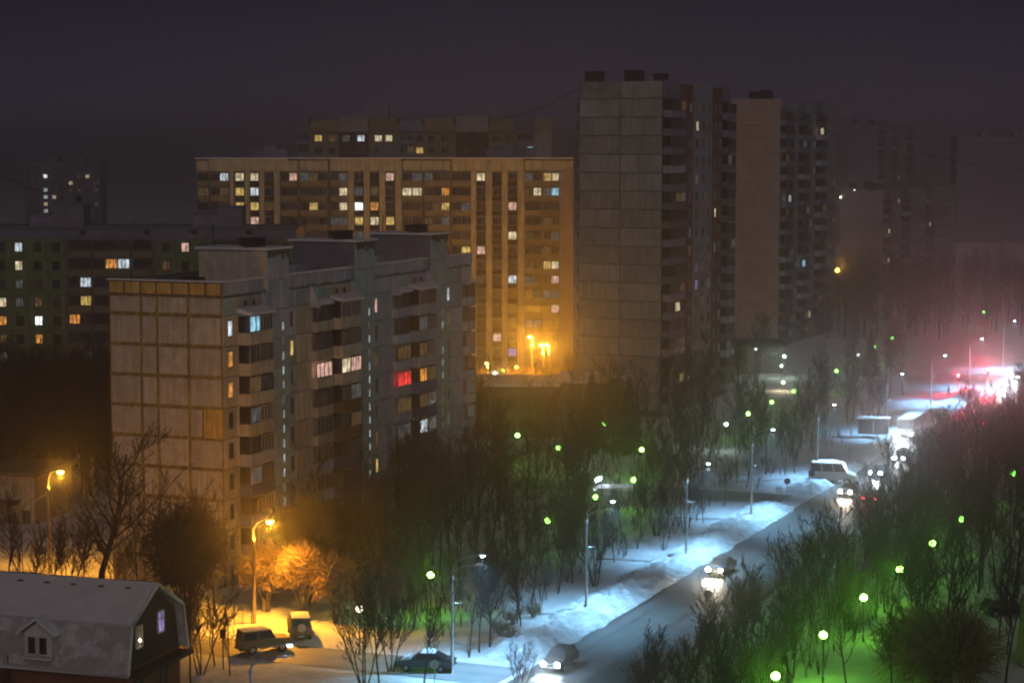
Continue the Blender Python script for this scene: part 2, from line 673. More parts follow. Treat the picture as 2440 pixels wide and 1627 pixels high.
def window_meshes(w, h, leaves, depth=0.10, frame='winframe', split=0.0):
    k = (round(w, 2), round(h, 2), leaves, frame, split)
    if k in _wcache:
        return _wcache[k]
    f = MB()
    b, d = min(0.08, w * 0.12), depth
    f.box(-w / 2, -w / 2 + b, -d, 0, -h / 2, h / 2)
    f.box(w / 2 - b, w / 2, -d, 0, -h / 2, h / 2)
    f.box(-w / 2 + b, w / 2 - b, -d, 0, h / 2 - b, h / 2)
    f.box(-w / 2 + b, w / 2 - b, -d - 0.06, 0, -h / 2 - 0.02, -h / 2 + b)
    for i in range(1, leaves):
        x = -w / 2 + w * i / leaves + (0.12 * w if leaves == 2 else 0)
        f.box(x - 0.045, x + 0.045, -d + 0.02, 0, -h / 2 + b, h / 2 - b)
    if split:
        z = -h / 2 + h * split
        f.box(-w / 2 + b, w / 2 - b, -d + 0.025, 0, z - 0.035, z + 0.035)
    fm = f.mesh('window', M[frame])
    p = MB()
    p.quad((-w / 2 + b * 0.5, -0.035, -h / 2 + b * 0.5), (w / 2 - b * 0.5, -0.035, -h / 2 + b * 0.5), (w / 2 - b * 0.5, -0.035, h / 2 - b * 0.5), (-w / 2 + b * 0.5, -0.035, h / 2 - b * 0.5))
    pm = p.mesh('pane', M['glass'])
    _wcache[k] = (fm, pm)
    return fm, pm


def face_world(root, loc, rz):
    a = root.rotation_euler.z
    c, s = math.cos(a), math.sin(a)
    return Vector((root.location.x + c * loc[0] - s * loc[1], root.location.y + s * loc[0] + c * loc[1], root.location.z + loc[2]))


def window(key, root, x, z, w, h, leaves=2, y=0.0, rz=0.0, frame='winframe', split=0.0, rnd=random, mat=None):
    fm, pm = window_meshes(w, h, leaves, frame=frame, split=split)
    o = link('window', fm, root, (x, y, z), rz)
    p = link('pane', pm, o)
    if mat:
        paint(p, LIT[mat])
    else:
        paint(p, M['curtain'] if rnd.random() < 0.4 else M['glass'])
        u, v = PX(face_world(root, (x, y, z), 0))
        WINDOWS.append((key, p, u, v))
    return o


def light_up(key, entries, reach=26):
    pool = [w for w in WINDOWS if w[0] == key]
    used = set()
    for u, v, c in entries:
        best = None
        for i, w in enumerate(pool):
            if i in used:
                continue
            d = math.hypot((w[2] - u), (w[3] - v) * 1.3)
            if best is None or d < best[0]:
                best = (d, i)
        if best and best[0] < reach:
            used.add(best[1])
            paint(pool[best[1]][1], LIT[c])


_pcache = {}


def panel(root, x0, x1, z0, z1, mat, y=0.0, t=0.06, gap=0.04, rz=0.0, name='panel', origin=None):
    """a facade slab with its own edges, standing proud of the wall behind its open joints"""
    w, h = x1 - x0 - 2 * gap, z1 - z0 - 2 * gap
    k = (round(w, 2), round(h, 2), round(t, 3), name)
    if k not in _pcache:
        b = MB()
        e = min(0.03, t * 0.5)
        b.hexa([(-w / 2, -t + e, -h / 2), (w / 2, -t + e, -h / 2), (w / 2, 0, -h / 2), (-w / 2, 0, -h / 2)],
               [(-w / 2, -t + e, h / 2), (w / 2, -t + e, h / 2), (w / 2, 0, h / 2), (-w / 2, 0, h / 2)])
        b.hexa([(-w / 2 + e, -t, -h / 2 + e), (w / 2 - e, -t, -h / 2 + e), (w / 2, -t + e, -h / 2), (-w / 2, -t + e, -h / 2)],
               [(-w / 2 + e, -t, h / 2 - e), (w / 2 - e, -t, h / 2 - e), (w / 2, -t + e, h / 2), (-w / 2, -t + e, h / 2)])
        _pcache[k] = b.mesh(name, M['mauve'])
    if origin is None:
        loc = ((x0 + x1) / 2, y, (z0 + z1) / 2)
    else:
        loc = origin
    o = link(name, _pcache[k], root, loc, rz)
    paint(o, M[mat])
    return o


_bcache = {}


def balcony(root, x0, x1, z, mat, depth=1.15, ph=1.0, y=0.0, name='balcony'):
    """slab and parapet of one balcony"""
    w = x1 - x0
    k = (round(w, 2), depth, ph)
    if k not in _bcache:
        b = MB()
        b.box(-w / 2, w / 2, -depth, 0.0, -0.14, 0.0)
        b.box(-w / 2, w / 2, -depth - 0.05, -depth + 0.03, -0.10, ph)
        b.box(-w / 2 - 0.02, -w / 2 + 0.05, -depth + 0.03, 0, 0.0, ph)
        b.box(w / 2 - 0.05, w / 2 + 0.02, -depth + 0.03, 0, 0.0, ph)
        b.box(-w / 2 - 0.03, w / 2 + 0.03, -depth - 0.08, -depth + 0.05, ph, ph + 0.05)
        _bcache[k] = b.mesh(name, M['beige'])
    o = link(name, _bcache[k], root, ((x0 + x1) / 2, y, z))
    paint(o, M[mat])
    return o


def block_root(name, label, u, Y, angle, group='apartment blocks'):
    p = AT(u, 800, Y)
    return thing(name, label, 'building', (p.x, p.y, 0), angle, group)


GRID = math.atan2(0.9265, 0.376)         # streets and long facades run this way
LX = Vector((0.376, 0.9265, 0))


def antenna(root, x, y, z, h):
    b = MB()
    b.tube([(0, 0, 0), (0, 0, h)], 0.035, 5)
    for i, k in enumerate((0.62, 0.78, 0.93)):
        b.tube([(-0.5 + 0.1 * i, 0, h * k), (0.5 - 0.1 * i, 0, h * k)], 0.02, 4)
    b.build('antenna', M['blackmetal'], root, (x, y, z))


def vent(root, x, y, z, w, d, h, cap=True):
    b = MB()
    b.box(-w / 2, w / 2, -d / 2, d / 2, 0, h)
    if cap:
        b.box(-w / 2 - 0.12, w / 2 + 0.12, -d / 2 - 0.12, d / 2 + 0.12, h + 0.003, h + 0.12)
    b.build('vent', M['dark'], root, (x, y, z))


# ------------------------------------------------------------------ near nine storey panel block
R1 = random.Random(11)
B1 = block_root('panel_block', 'nine storey panel block with mustard seamed end wall and snowy roof', 530, 188.7, GRID)
L1, D1, FH = 57.0, 11.9, 2.8
FZ = [-0.24 + FH * i for i in range(10)]          # floor levels; FZ[9] is the attic floor
TOP1 = 28.0
wb = MB()
wb.box(0, L1, 0, D1, -0.5, 26.9)
wb.build('wall', M['jointgrey'], B1)
eb = MB()
eb.box(-0.05, -0.002, 0, D1, -0.5, 26.7)
eb.build('end_wall', M['mustard'], B1)
sb = MB()                                         # snow on the roof, with drifts
for i in range(38):
    for j in range(8):
        def zz(i, j):
            x, y = 0.3 + (L1 - 0.6) * i / 38, 0.3 + (D1 - 0.6) * j / 8
            return (x, y, 27.15 + 0.22 * mnoise.noise(Vector((x * 0.25, y * 0.4, 5))) + 0.5 * max(0, 0.7 - abs(y - 0.3)))
        sb.quad(zz(i, j), zz(i + 1, j), zz(i + 1, j + 1), zz(i, j + 1))
sb.build('roof_snow', M['roofsnow'], B1)
# end wall: attic squares, then four columns of panels per floor (rz turns the panel to face -x)
EW = -math.pi / 2
cols = [0.0, 0.285, 0.43, 0.705, 1.0]
for i in range(7):
    a, b_ = D1 * i / 7, D1 * (i + 1) / 7
    panel(B1, a, b_, 26.72, TOP1, 'mustard_panel', t=0.12, gap=0.11, rz=EW, origin=(-0.05, D1 - (a + b_) / 2, (26.72 + TOP1) / 2))
pb = MB()                                         # parapet behind the attic squares, coping with snow on top
pb.box(-0.05, 0.25, 0, D1, 26.9, TOP1 - 0.03)
pb.box(0.25, L1, 0.0, 0.25, 26.9, TOP1 - 0.03)
pb.box(0.25, L1, D1 - 0.25, D1, 26.9, TOP1 - 0.03)
pb.box(L1 - 0.25, L1, 0.25, D1 - 0.25, 26.9, TOP1 - 0.03)
pb.build('parapet', M['jointgrey'], B1)
cb = MB()
cb.box(-0.28, 0.35, -0.25, D1 + 0.1, TOP1, TOP1 + 0.14)
for a, b_ in ((0.35, 7.4), (12.2, 26.0), (30.8, 44.4), (49.2, L1)):
    cb.box(a, b_, -0.30, 0.35, TOP1, TOP1 + 0.16)
cb.build('coping_snow', M['roofsnow'], B1)
rows = [(FZ[i], FZ[i + 1]) for i in range(9)] + [(FZ[9], 26.70)]
for ri, (z0, z1) in enumerate(rows):
    for c in range(4):
        a, b_ = D1 * cols[c], D1 * cols[c + 1]
        mt = 'mauve'
        if (ri, c) in ((5, 3),):
            m1 = a + (b_ - a) * 0.42
            panel(B1, a, m1, z0, z1, 'mauve', t=0.07, gap=0.15, rz=EW, origin=(-0.05, D1 - (a + m1) / 2, (z0 + z1) / 2))
            panel(B1, m1, b_, z0, z1, 'mustard_panel', t=0.075, gap=0.05, rz=EW, origin=(-0.05, D1 - (m1 + b_) / 2, (z0 + z1) / 2))
            continue
        panel(B1, a, b_, z0, z1, mt, t=0.07, gap=0.17, rz=EW, origin=(-0.05, D1 - (a + b_) / 2, (z0 + z1) / 2))
# long facade: three stair towers, each followed by narrow window, blank panel, bay window, balcony
for k in range(-1, 3):
    s = 7.5 + 18.6 * k
    for fl in range(10):
        z0 = FZ[fl]
        z1 = FZ[fl + 1] if fl < 9 else 26.6
        attic = fl == 9
        def seg(a, b_, mt, t=0.06):
            a, b_ = max(a, 0.0), min(b_, L1)
            if b_ - a > 0.4:
                panel(B1, a, b_, z0, z1, mt, t=t)
        if k >= 0:
            seg(s + 4.5, s + 6.4, 'greypanel' if k == 0 else 'greenpanel')
            seg(s + 6.4, s + 9.5, 'beige' if (k == 0 and fl < 9) else 'greypanel', t=0.05)
        seg(s + 9.5, s + 13.6, ('beige' if (k < 1 and fl < 9) else 'greypanel') if not attic else 'greenpanel')
        seg(s + 13.6, s + 18.6, 'greypanel' if k > 0 else 'beige')
        if attic:
            for q in range(2):
                x = s + 15.2 + q * 1.6
                if 0 < x < L1:
                    vb = MB()
                    vb.box(-0.18, 0.18, -0.09, -0.04, -0.22, 0.22)
                    vb.build('vent_opening', M['dark'], B1, (x, -0.03, z0 + 0.9))
            continue
        zc = z0 + 1.62
        if k >= 0:
            window('B1', B1, s + 5.45, zc, 0.75, 1.55, 1, y=-0.06, rnd=R1)
            if fl % 3 == 1 and k == 0 or R1.random() < 0.15:
                ab = MB()
                ab.box(-0.4, 0.4, -0.32, 0, -0.28, 0.28)
                ab.lathe([(0.2, 0.0), (0.2, 0.02)], (0.05, -0.345, 0), 10, axis='y')
                ab.build('air_conditioner', M['winframe'], B1, (s + 5.5, -0.06, z0 + 0.55))
        x0, x1 = s + 9.7, s + 13.1
        if k >= 0 and x1 < L1 + 1:
            x1 = min(x1, L1 - 0.2)
            dm = 'beige' if (k == 0 and fl > 3) else R1.choice(['greypanel', 'greypanel', 'navy' if fl < 5 else 'greypanel'])
            balcony(B1, x0, x1, z0 + 0.1, dm, 0.55, 0.85, -0.05)
            window('B1', B1, (x0 + x1) / 2, z0 + 1.78, x1 - x0, 1.5, 4, y=-0.52, frame='winframe_dark' if R1.random() < 0.5 else 'winframe', split=0.75 if R1.random() < 0.4 else 0, rnd=R1)
        elif k < 0:
            window('B1', B1, 1.15, zc, 0.95, 1.5, 1, y=-0.06, rnd=R1)
        x0, x1 = s + 13.9, s + 18.35
        if x1 < L1:
            if fl >= 6 or (fl == 5 and k < 0):
                dm = 'beige' if k < 1 else 'greypanel'
            else:
                dm = R1.choice(['navy', 'navy', 'greypanel', 'brown', 'violetgrey'])
            if fl == 4 and k > 0:
                dm = 'navy'
            balcony(B1, x0, x1, z0 + 0.1, dm, 1.2, 0.98, -0.05)
            a = (x1 - x0) * 0.46
            window('B1', B1, x0 + a / 2, z0 + 1.88, a - 0.06, 1.5, 2, y=-1.15, frame=R1.choice(['winframe', 'winframe_dark']), rnd=R1)
            window('B1', B1, x0 + a + (x1 - x0 - a) / 2, z0 + 1.88, x1 - x0 - a - 0.06, 1.5, 4, y=-1.15, frame=R1.choice(['winframe', 'winframe_dark']), rnd=R1)
            for xs_ in (x0 + 0.02, x1 - 0.08):
                gb = MB()
                gb.box(xs_, xs_ + 0.06, -1.15, -0.05, z0 + 1.09, z0 + 2.66)
                gb.build('glazed_side', M['glass'], B1)
            if fl == 8:                          # roof of the topmost balcony under a cap of snow, sloping brace above
                rb = MB()
                rb.hexa([(x0 - 0.15, -1.55, z0 + 2.72), (x1 + 0.15, -1.55, z0 + 2.72), (x1 + 0.15, -0.05, z0 + 2.95), (x0 - 0.15, -0.05, z0 + 2.95)],
                        [(x0 - 0.15, -1.5, z0 + 2.95), (x1 + 0.15, -1.5, z0 + 2.95), (x1 + 0.15, -0.05, z0 + 3.35), (x0 - 0.15, -0.05, z0 + 3.35)])
                rb.build('balcony_roof', M['roofsnow'], B1)
        if fl == 8 and s + 9.7 > 0:
            x0, x1 = s + 9.7, min(s + 13.1, L1 - 0.2)
            rb = MB()
            rb.hexa([(x0 - 0.1, -0.85, z0 + 2.62), (x1 + 0.1, -0.85, z0 + 2.62), (x1 + 0.1, -0.05, z0 + 2.75), (x0 - 0.1, -0.05, z0 + 2.75)],
                    [(x0 - 0.1, -0.8, z0 + 2.82), (x1 + 0.1, -0.8, z0 + 2.82), (x1 + 0.1, -0.05, z0 + 3.1), (x0 - 0.1, -0.05, z0 + 3.1)])
            rb.build('balcony_roof', M['roofsnow'], B1)
    # sloping side braces below the parapet
    for xb in (s + 18.45, s + 9.45):
        if 0.5 < xb < L1 - 0.5:
            gb = MB()
            gb.hexa([(xb - 0.1, -1.25, 24.6), (xb + 0.1, -1.25, 24.6), (xb + 0.1, -0.07, 24.6), (xb - 0.1, -0.07, 24.6)],
                    [(xb - 0.1, -0.30, 26.7), (xb + 0.1, -0.30, 26.7), (xb + 0.1, -0.07, 26.7), (xb - 0.1, -0.07, 26.7)])
            gb.build('side_brace', M['greypanel'], B1)
    # ribbed attic strip under the coping
    a0, a1 = max(0.0, s + 4.6), min(L1, s + 18.5)
    rbm = MB()
    x = a0 + 0.1
    while x < a1 - 0.4:
        w_ = R1.uniform(0.55, 0.8)
        hh = R1.uniform(0.0, 0.22)
        rbm.box(x, min(a1, x + w_), -0.14, -0.002, 26.72 + hh, TOP1 - 0.01)
        x += w_ + 0.10
    rbm.build('parapet_ribs', M['greypanel'], B1)
    if k >= 0:                                    # stair tower with lift house on the roof
        st = MB()
        st.box(s, s + 4.4, -0.42, 6.8, 26.9, 30.6)
        st.build('lift_house', M['mauve'] if k == 0 else M['violetgrey'], B1)
        for fl in range(11):
            z0 = FZ[min(fl, 9)] + (FH if fl == 10 else 0)
            z1 = 30.55 if fl == 10 else z0 + FH
            panel(B1, s, s + 4.4, z0, z1, 'greypanel' if k == 0 and fl > 6 else 'greenpanel', y=-0.42, t=0.07, gap=0.03)
        stw = MB()
        stw.box(s, s + 4.4, -0.42, -0.002, -0.5, 26.85)
        stw.build('stair_tower', M['jointgrey'], B1)
        cp = MB()
        cp.box(s - 0.25, s + 4.65, -0.8, 7.1, 30.6, 30.82)
        cp.build('lift_house_snow', M['roofsnow'], B1)
        rbm = MB()
        for q in range(9):
            hh = R1.uniform(0.4, 0.95)
            rbm.box(s + 0.1 + q * 0.48, s + 0.45 + q * 0.48, -0.60, -0.5, 30.55 - hh, 30.59)
        rbm.build('icicles', M['winframe_dark'], B1)
        for hl in range(17):
            window('B1s', B1, s + 2.95, 0.9 + 1.4 * hl, 0.42, 0.85, 1, y=-0.49, rnd=R1, mat='s' if (hl % 2 == 0 or R1.random() < (0.55 if k < 2 else 0.2)) and not (k == 2 and R1.random() < 0.55) else 'c')
        vent(B1, s + 1.4, 1.6, 30.82, 2.2, 1.2, 0.75)
        vent(B1, s + 3.6, 3.8, 30.82, 0.8, 0.8, 0.6)
        antenna(B1, s + 0.6, 5.6, 30.82, R1.uniform(1.6, 3.4))
        cn = MB()                                # entrance canopy under the stair tower
        cn.box(s + 0.3, s + 4.1, -3.0, -0.55, 2.9, 3.1)
        cn.build('entrance_canopy', M['roofsnow'], B1)
        nb = MB()
        nb.box(s + 12.6, s + 14.0, 3.0, 6.2, 27.2, 28.5)
        if s + 14 < L1:
            nb.build('roof_vent_block', M['greypanel'], B1)
hat = MB()
hat.hexa([(3.0, 5.0, 27.2), (5.6, 5.0, 27.2), (5.6, 7.4, 27.2), (3.0, 7.4, 27.2)], [(3.0, 5.0, 27.3), (5.6, 5.0, 28.1), (5.6, 7.4, 28.1), (3.0, 7.4, 27.3)])
hat.build('roof_hatch', M['dark'], B1)
light_up('B1', [(547, 778, 'W'), (548, 856, 'o'), (549, 923, 'o'), (580, 776, 'b'), (578, 917, 'd'), (585, 988, 'c'), (605, 1120, 'c'), (695, 825, 'y'), (752, 882, 'p'), (776, 869, 'd'),
                (809, 867, 'w'), (833, 867, 'p'), (833, 923, 'c'), (836, 995, 'd'), (895, 724, 'p'), (899, 858, 'd'), (953, 843, 'd'), (951, 902, 'r'), (958, 954, 'd'), (968, 1017, 'c'),
                (990, 761, 'c'), (986, 826, 'd'), (990, 886, 'o'), (1012, 886, 'd'), (1012, 947, 'd'), (991, 1006, 'W'), (1066, 693, 'W'), (1065, 750, 'd'), (1066, 982, 'c'), (898, 1036, 'd'), (897, 1103, 'y')], 34)

# ------------------------------------------------------------------ green nine storey block behind it
R2 = random.Random(5)
B2 = block_root('green_panel_block', 'green nine storey block far left behind the panel block', -70, 319, math.radians(-1.0))
L2, PPM2 = 50.0, 5000 / 319.0
wb = MB()
wb.box(0, L2, 0, 12, -0.5, 26.4)
wb.build('wall', M['jointgrey'], B2)
rb = MB()
rb.box(-0.2, L2 + 0.2, -0.25, 12, 28.0, 28.25)
rb.box(0, L2, 0, 12, 26.41, 27.998)
rb.build('attic', M['violetgrey'], B2)


def ux(u):
    return (u + 70) / PPM2


B2C = [('w', 9), ('w', 50), ('w', 95), ('w', 139), ('l', 171, 226), ('l', 230, 318), ('l', 324, 370), ('w', 402), ('w', 448), ('w', 492), ('l', 520, 600), ('l', 606, 660), ('w', 685), ('w', -35)]
bounds = sorted([c[1] - 22 if c[0] == 'w' else c[1] - 3 for c in B2C] + [712])
for fl in range(9):
    z0 = 1.2 + 2.8 * fl
    for c in B2C:
        if c[0] == 'w':
            x = ux(c[1])
            panel(B2, max(0, x - 1.42), min(L2, x + 1.42), z0, z0 + 2.8, 'greenwall', t=0.07, gap=0.035)
            window('B2', B2, x, z0 + 1.55, 1.2, 1.45, 2, y=-0.07, rnd=R2, frame='winframe_dark')
        else:
            x0, x1 = ux(c[1]), ux(c[2])
            balcony(B2, x0, x1, z0 + 0.08, 'olive', 1.0, 1.0, 0.0)
            n_ = max(1, round((x1 - x0) / 2.0))
            for q in range(n_):
                a, b_ = x0 + (x1 - x0) * q / n_, x0 + (x1 - x0) * (q + 1) / n_
                window('B2', B2, (a + b_) / 2, z0 + 1.88, b_ - a - 0.08, 1.5, 3, y=-0.98, rnd=R2, frame='winframe_dark')
for q, u in enumerate((204, 356, 470, 600)):
    vb = MB()
    vb.box(-0.5, 0.5, -0.06, 0.04, -0.3, 0.3)
    vb.build('vent_opening', M['dark'], B2, (ux(u), 0, 27.4))
for a, b_, h, y0 in ((66, 120, 1.6, 3), (120, 196, 3.1, 3), (458, 520, 2.0, 3), (520, 576, 2.9, 3)):
    bb = MB()
    bb.box(ux(a), ux(b_) - 0.01, y0, y0 + 5, 28.0, 28.2 + h)
    bb.box(ux(a) - 0.2, ux(b_) + 0.2, y0 - 0.2, y0 + 5.2, 28.2 + h + 0.002, 28.4 + h)
    bb.build('lift_house', M['violetgrey'], B2)
for u, h in ((139, 4.2), (170, 2.5), (470, 2.2), (486, 3.0)):
    antenna(B2, ux(u), 4.0, 30.9 if u != 470 else 30.0, h)
dish = MB()
dish.lathe([(0.02, 0), (0.3, 0.06), (0.5, 0.2)], (0, 0, 0.9), 12, axis='y')
dish.tube([(0, 0, 0), (0, 0, 0.9)], 0.05, 5)
dish.build('satellite_dish', M['dark'], B2, (ux(183), 3.4, 31.5))
light_up('B2', [(49, 590, 'W'), (52, 634, 'w'), (52, 678, 'c'), (10, 722, 'w'), (58, 722, 'c'), (101, 726, 'd'), (11, 766, 'o'), (98, 767, 'L'), (178, 766, 'o'), (17, 804, 'd'), (99, 810, 'o'),
                (13, 854, 'w'), (204, 678, 'W'), (210, 722, 'y'), (260, 634, 'o'), (304, 634, 'W'), (445, 591, 'p'), (400, 635, 'd'), (204, 854, 'c'), (102, 894, 'd'), (144, 895, 'd'), (258, 899, 'w')])

# ------------------------------------------------------------------ cream fourteen storey block
R3 = random.Random(3)
B3 = block_root('cream_block', 'long cream fourteen storey block with tall pilasters and many lit windows', 474, 370, 0.0)
PPM3 = 5000 / 370.0


def u3(u):
    return (u - 474) / PPM3


L3 = u3(1369)
FH3 = 34.8 / PPM3
ZT3 = AT(474, 409, 370).z                # top of the uppermost storey
ROOF3 = AT(474, 379, 370).z
wb = MB()
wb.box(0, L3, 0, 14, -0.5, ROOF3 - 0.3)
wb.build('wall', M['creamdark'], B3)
for a, b_, dy in ((474, 505, 0.1), (505, 690, -0.25), (690, 714, 0.0), (720, 785, 0.1), (792, 960, -0.25), (965, 1005, 0.0), (1008, 1075, 0.1), (1080, 1250, -0.25), (1254, 1295, 0.0), (1297, 1369, 0.1)):
    at = MB()
    at.box(u3(a), u3(b_), dy - 0.12, 13.8, ZT3 + 0.05, ROOF3 + (0.0 if dy < 0 else -0.25))
    at.build('attic_panel', M['cream'], B3)
rs = MB()
rs.box(-0.3, L3, -0.5, 14, ROOF3 + 0.003, ROOF3 + 0.22)
rs.build('roof_snow', M['roofsnow'], B3)
for a, b_ in ((553, 561), (588, 599), (623, 634), (658, 672), (834, 847), (871, 884), (908, 921), (946, 961), (1126, 1137), (1161, 1175), (1199, 1212), (1237, 1252)):
    pl = MB()
    pl.box(u3(a), u3(b_), -0.55, -0.002, -0.5, ZT3 + 0.04)
    pl.build('pilaster', M['cream'], B3)
rp = MB()
rp.box(u3(1336), L3, -0.30, -0.002, -0.5, ZT3 + 0.04)
rp.build('blank_panel', M['pinkwall'], B3)
STACK = [576, 611, 646, 859, 896, 933, 1149, 1187, 1224]
BANDS = [(477, 504), (508, 551), (674, 714), (720, 784), (792, 833), (962, 1010), (1015, 1075), (1080, 1125), (1253, 1293), (1297, 1335)]
for fl in range(14):
    zt = ZT3 - FH3 * fl
    for u in STACK:
        x = u3(u)
        window('B3', B3, x, zt - 0.95, 1.5, 1.45, 2, y=-0.03, rnd=R3)
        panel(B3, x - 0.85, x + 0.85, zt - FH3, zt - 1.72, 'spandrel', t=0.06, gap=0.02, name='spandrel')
    for a, b_ in BANDS:
        x0, x1 = u3(a), u3(b_)
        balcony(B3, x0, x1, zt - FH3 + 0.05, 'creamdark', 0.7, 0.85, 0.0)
        n_ = max(1, round((x1 - x0) / 1.7))
        for q in range(n_):
            a2, b2 = x0 + (x1 - x0) * q / n_, x0 + (x1 - x0) * (q + 1) / n_
            window('B3', B3, (a2 + b2) / 2, zt - 0.95, b2 - a2 - 0.1, 1.42, 3 if R3.random() < 0.6 else 2, y=-0.66, rnd=R3)
for a, b_, v in ((590, 625, 358), (625, 657, 347), (657, 682, 355), (880, 900, 362), (900, 955, 347), (1160, 1195, 356), (1195, 1260, 345), (1260, 1282, 352)):
    hb = MB()
    hb.box(u3(a), u3(b_) - 0.01, 5, 10, ROOF3 - 0.2, AT(500, v, 376).z)
    hb.build('lift_house', M['violetgrey'], B3)
for w_ in WINDOWS:
    if w_[0] == 'B3' and R3.random() < 0.13:
        paint(w_[1], LIT[R3.choice(['d', 'd', 'c', 'y'] if R3.random() < 0.5 else ['d', 'c'])])
light_up('B3', [(540, 423, 'W'), (576, 426, 'w'), (610, 426, 'w'), (691, 424, 'p'), (749, 424, 'd'), (821, 424, 'c'), (934, 430, 'p'), (984, 424, 'c'), (539, 460, 'd'), (576, 460, 'y'), (610, 460, 'W'),
                (818, 458, 'w'), (861, 460, 'c'), (973, 458, 'w'), (578, 494, 'y'), (615, 494, 'y'), (741, 495, 'y'), (823, 494, 'w'), (860, 494, 'L'), (897, 494, 'o'), (611, 527, 'p'), (785, 527, 'c'),
                (825, 528, 'c'), (897, 528, 'w'), (935, 527, 'y'), (823, 558, 'w'), (1026, 422, 'c'), (1149, 423, 'w'), (1320, 421, 'w'), (976, 457, 'w'), (1065, 457, 'o'), (1273, 457, 'w'), (1319, 457, 'b'),
                (1067, 492, 'y'), (1033, 492, 'd'), (1224, 493, 'p'), (1061, 529, 'c'), (1311, 527, 'd'), (1224, 563, 'w'), (1270, 563, 'd'), (1315, 562, 'c'), (1150, 600, 'p'), (1116, 600, 'y'), (1318, 633, 'w'),
                (1306, 633, 'y'), (1224, 670, 'W'), (1269, 669, 'c'), (1315, 669, 'p'), (1285, 703, 'd'), (1320, 739, 'p'), (1285, 773, 'c'), (1188, 811, 'p'), (1226, 846, 'v'), (1187, 633, 'd'), (646, 494, 'd'), (1149, 670, 'd')])

# ------------------------------------------------------------------ seventeen storey block behind the cream one
R4 = random.Random(8)
B4 = block_root('tall_brown_block', 'seventeen storey block with red brown bays rising behind the cream block', 710, 452, 0.0)
PPM4 = 5000 / 452.0


def u4(u):
    return (u - 710) / PPM4


L4 = u4(1316)
FH4 = 28.6 / PPM4
ZT4 = AT(710, 316, 452).z
ROOF4 = AT(710, 282, 452).z
wb = MB()
wb.box(0, L4, 0, 14, -0.5, ROOF4 - 1.2)
wb.build('wall', M['creamdark'], B4)
for i, (a, b_) in enumerate(((712, 741), (745, 810), (812, 882), (884, 950), (955, 1010), (1015, 1085), (1090, 1166), (1170, 1225), (1230, 1272), (1275, 1316))):
    at = MB()
    dz = (0.0, -0.5, 0.3, 0.2, -0.6, 0.1, 0.5, 0.0, -0.4, 0.2)[i]
    at.box(u4(a), u4(b_), -0.35, 13.9, ZT4 + 0.1, ROOF4 + dz)
    at.build('attic_panel', M['pinkwall'] if i in (2, 6) else M['violetgrey'] if i in (0, 4, 8) else M['creamdark'], B4)
for a, b_ in ((812, 882), (1090, 1166)):
    br = MB()
    br.box(u4(a), u4(b_), -0.30, -0.002, 0, ZT4 + 0.09)
    br.build('brick_bay', M['brick'], B4)
rp = MB()
rp.box(u4(1275), L4, -0.2, -0.002, 0, ZT4 + 0.09)
rp.build('blank_panel', M['pinkwall'], B4)
for fl in range(5):
    zt = ZT4 - FH4 * fl
    for u in (763, 796, 829, 864, 905, 930, 1003, 1030, 1062, 1108, 1147, 1185, 1212):
        window('B4', B4, u4(u), zt - 1.25, 1.6, 1.4, 2, y=-0.31 if (812 < u < 882 or 1090 < u < 1166) else -0.02, rnd=R4)
    for a, b_ in ((714, 742), (956, 990), (1234, 1272)):
        balcony(B4, u4(a), u4(b_), zt - FH4 + 0.05, 'violetgrey', 0.8, 0.9, 0.0)
        for q in range(2):
            w_ = (u4(b_) - u4(a)) / 2
            window('B4', B4, u4(a) + w_ * (q + 0.5), zt - 1.1, w_ - 0.1, 1.4, 2, y=-0.75, rnd=R4)
for a, b_, v in ((845, 870, 268), (870, 925, 250), (1135, 1150, 262), (1150, 1205, 247)):
    hb = MB()
    hb.box(u4(a), u4(b_) - 0.01, 5, 10, ROOF4 - 1.3, AT(900, v, 457).z)
    hb.build('lift_house', M['violetgrey'], B4)
light_up('B4', [(763, 330, 'y'), (796, 330, 'd'), (829, 330, 'c'), (864, 332, 'W'), (905, 330, 'w'), (930, 328, 'w'), (978, 358, 'd'), (1003, 357, 'y'), (1265, 356, 'b')])


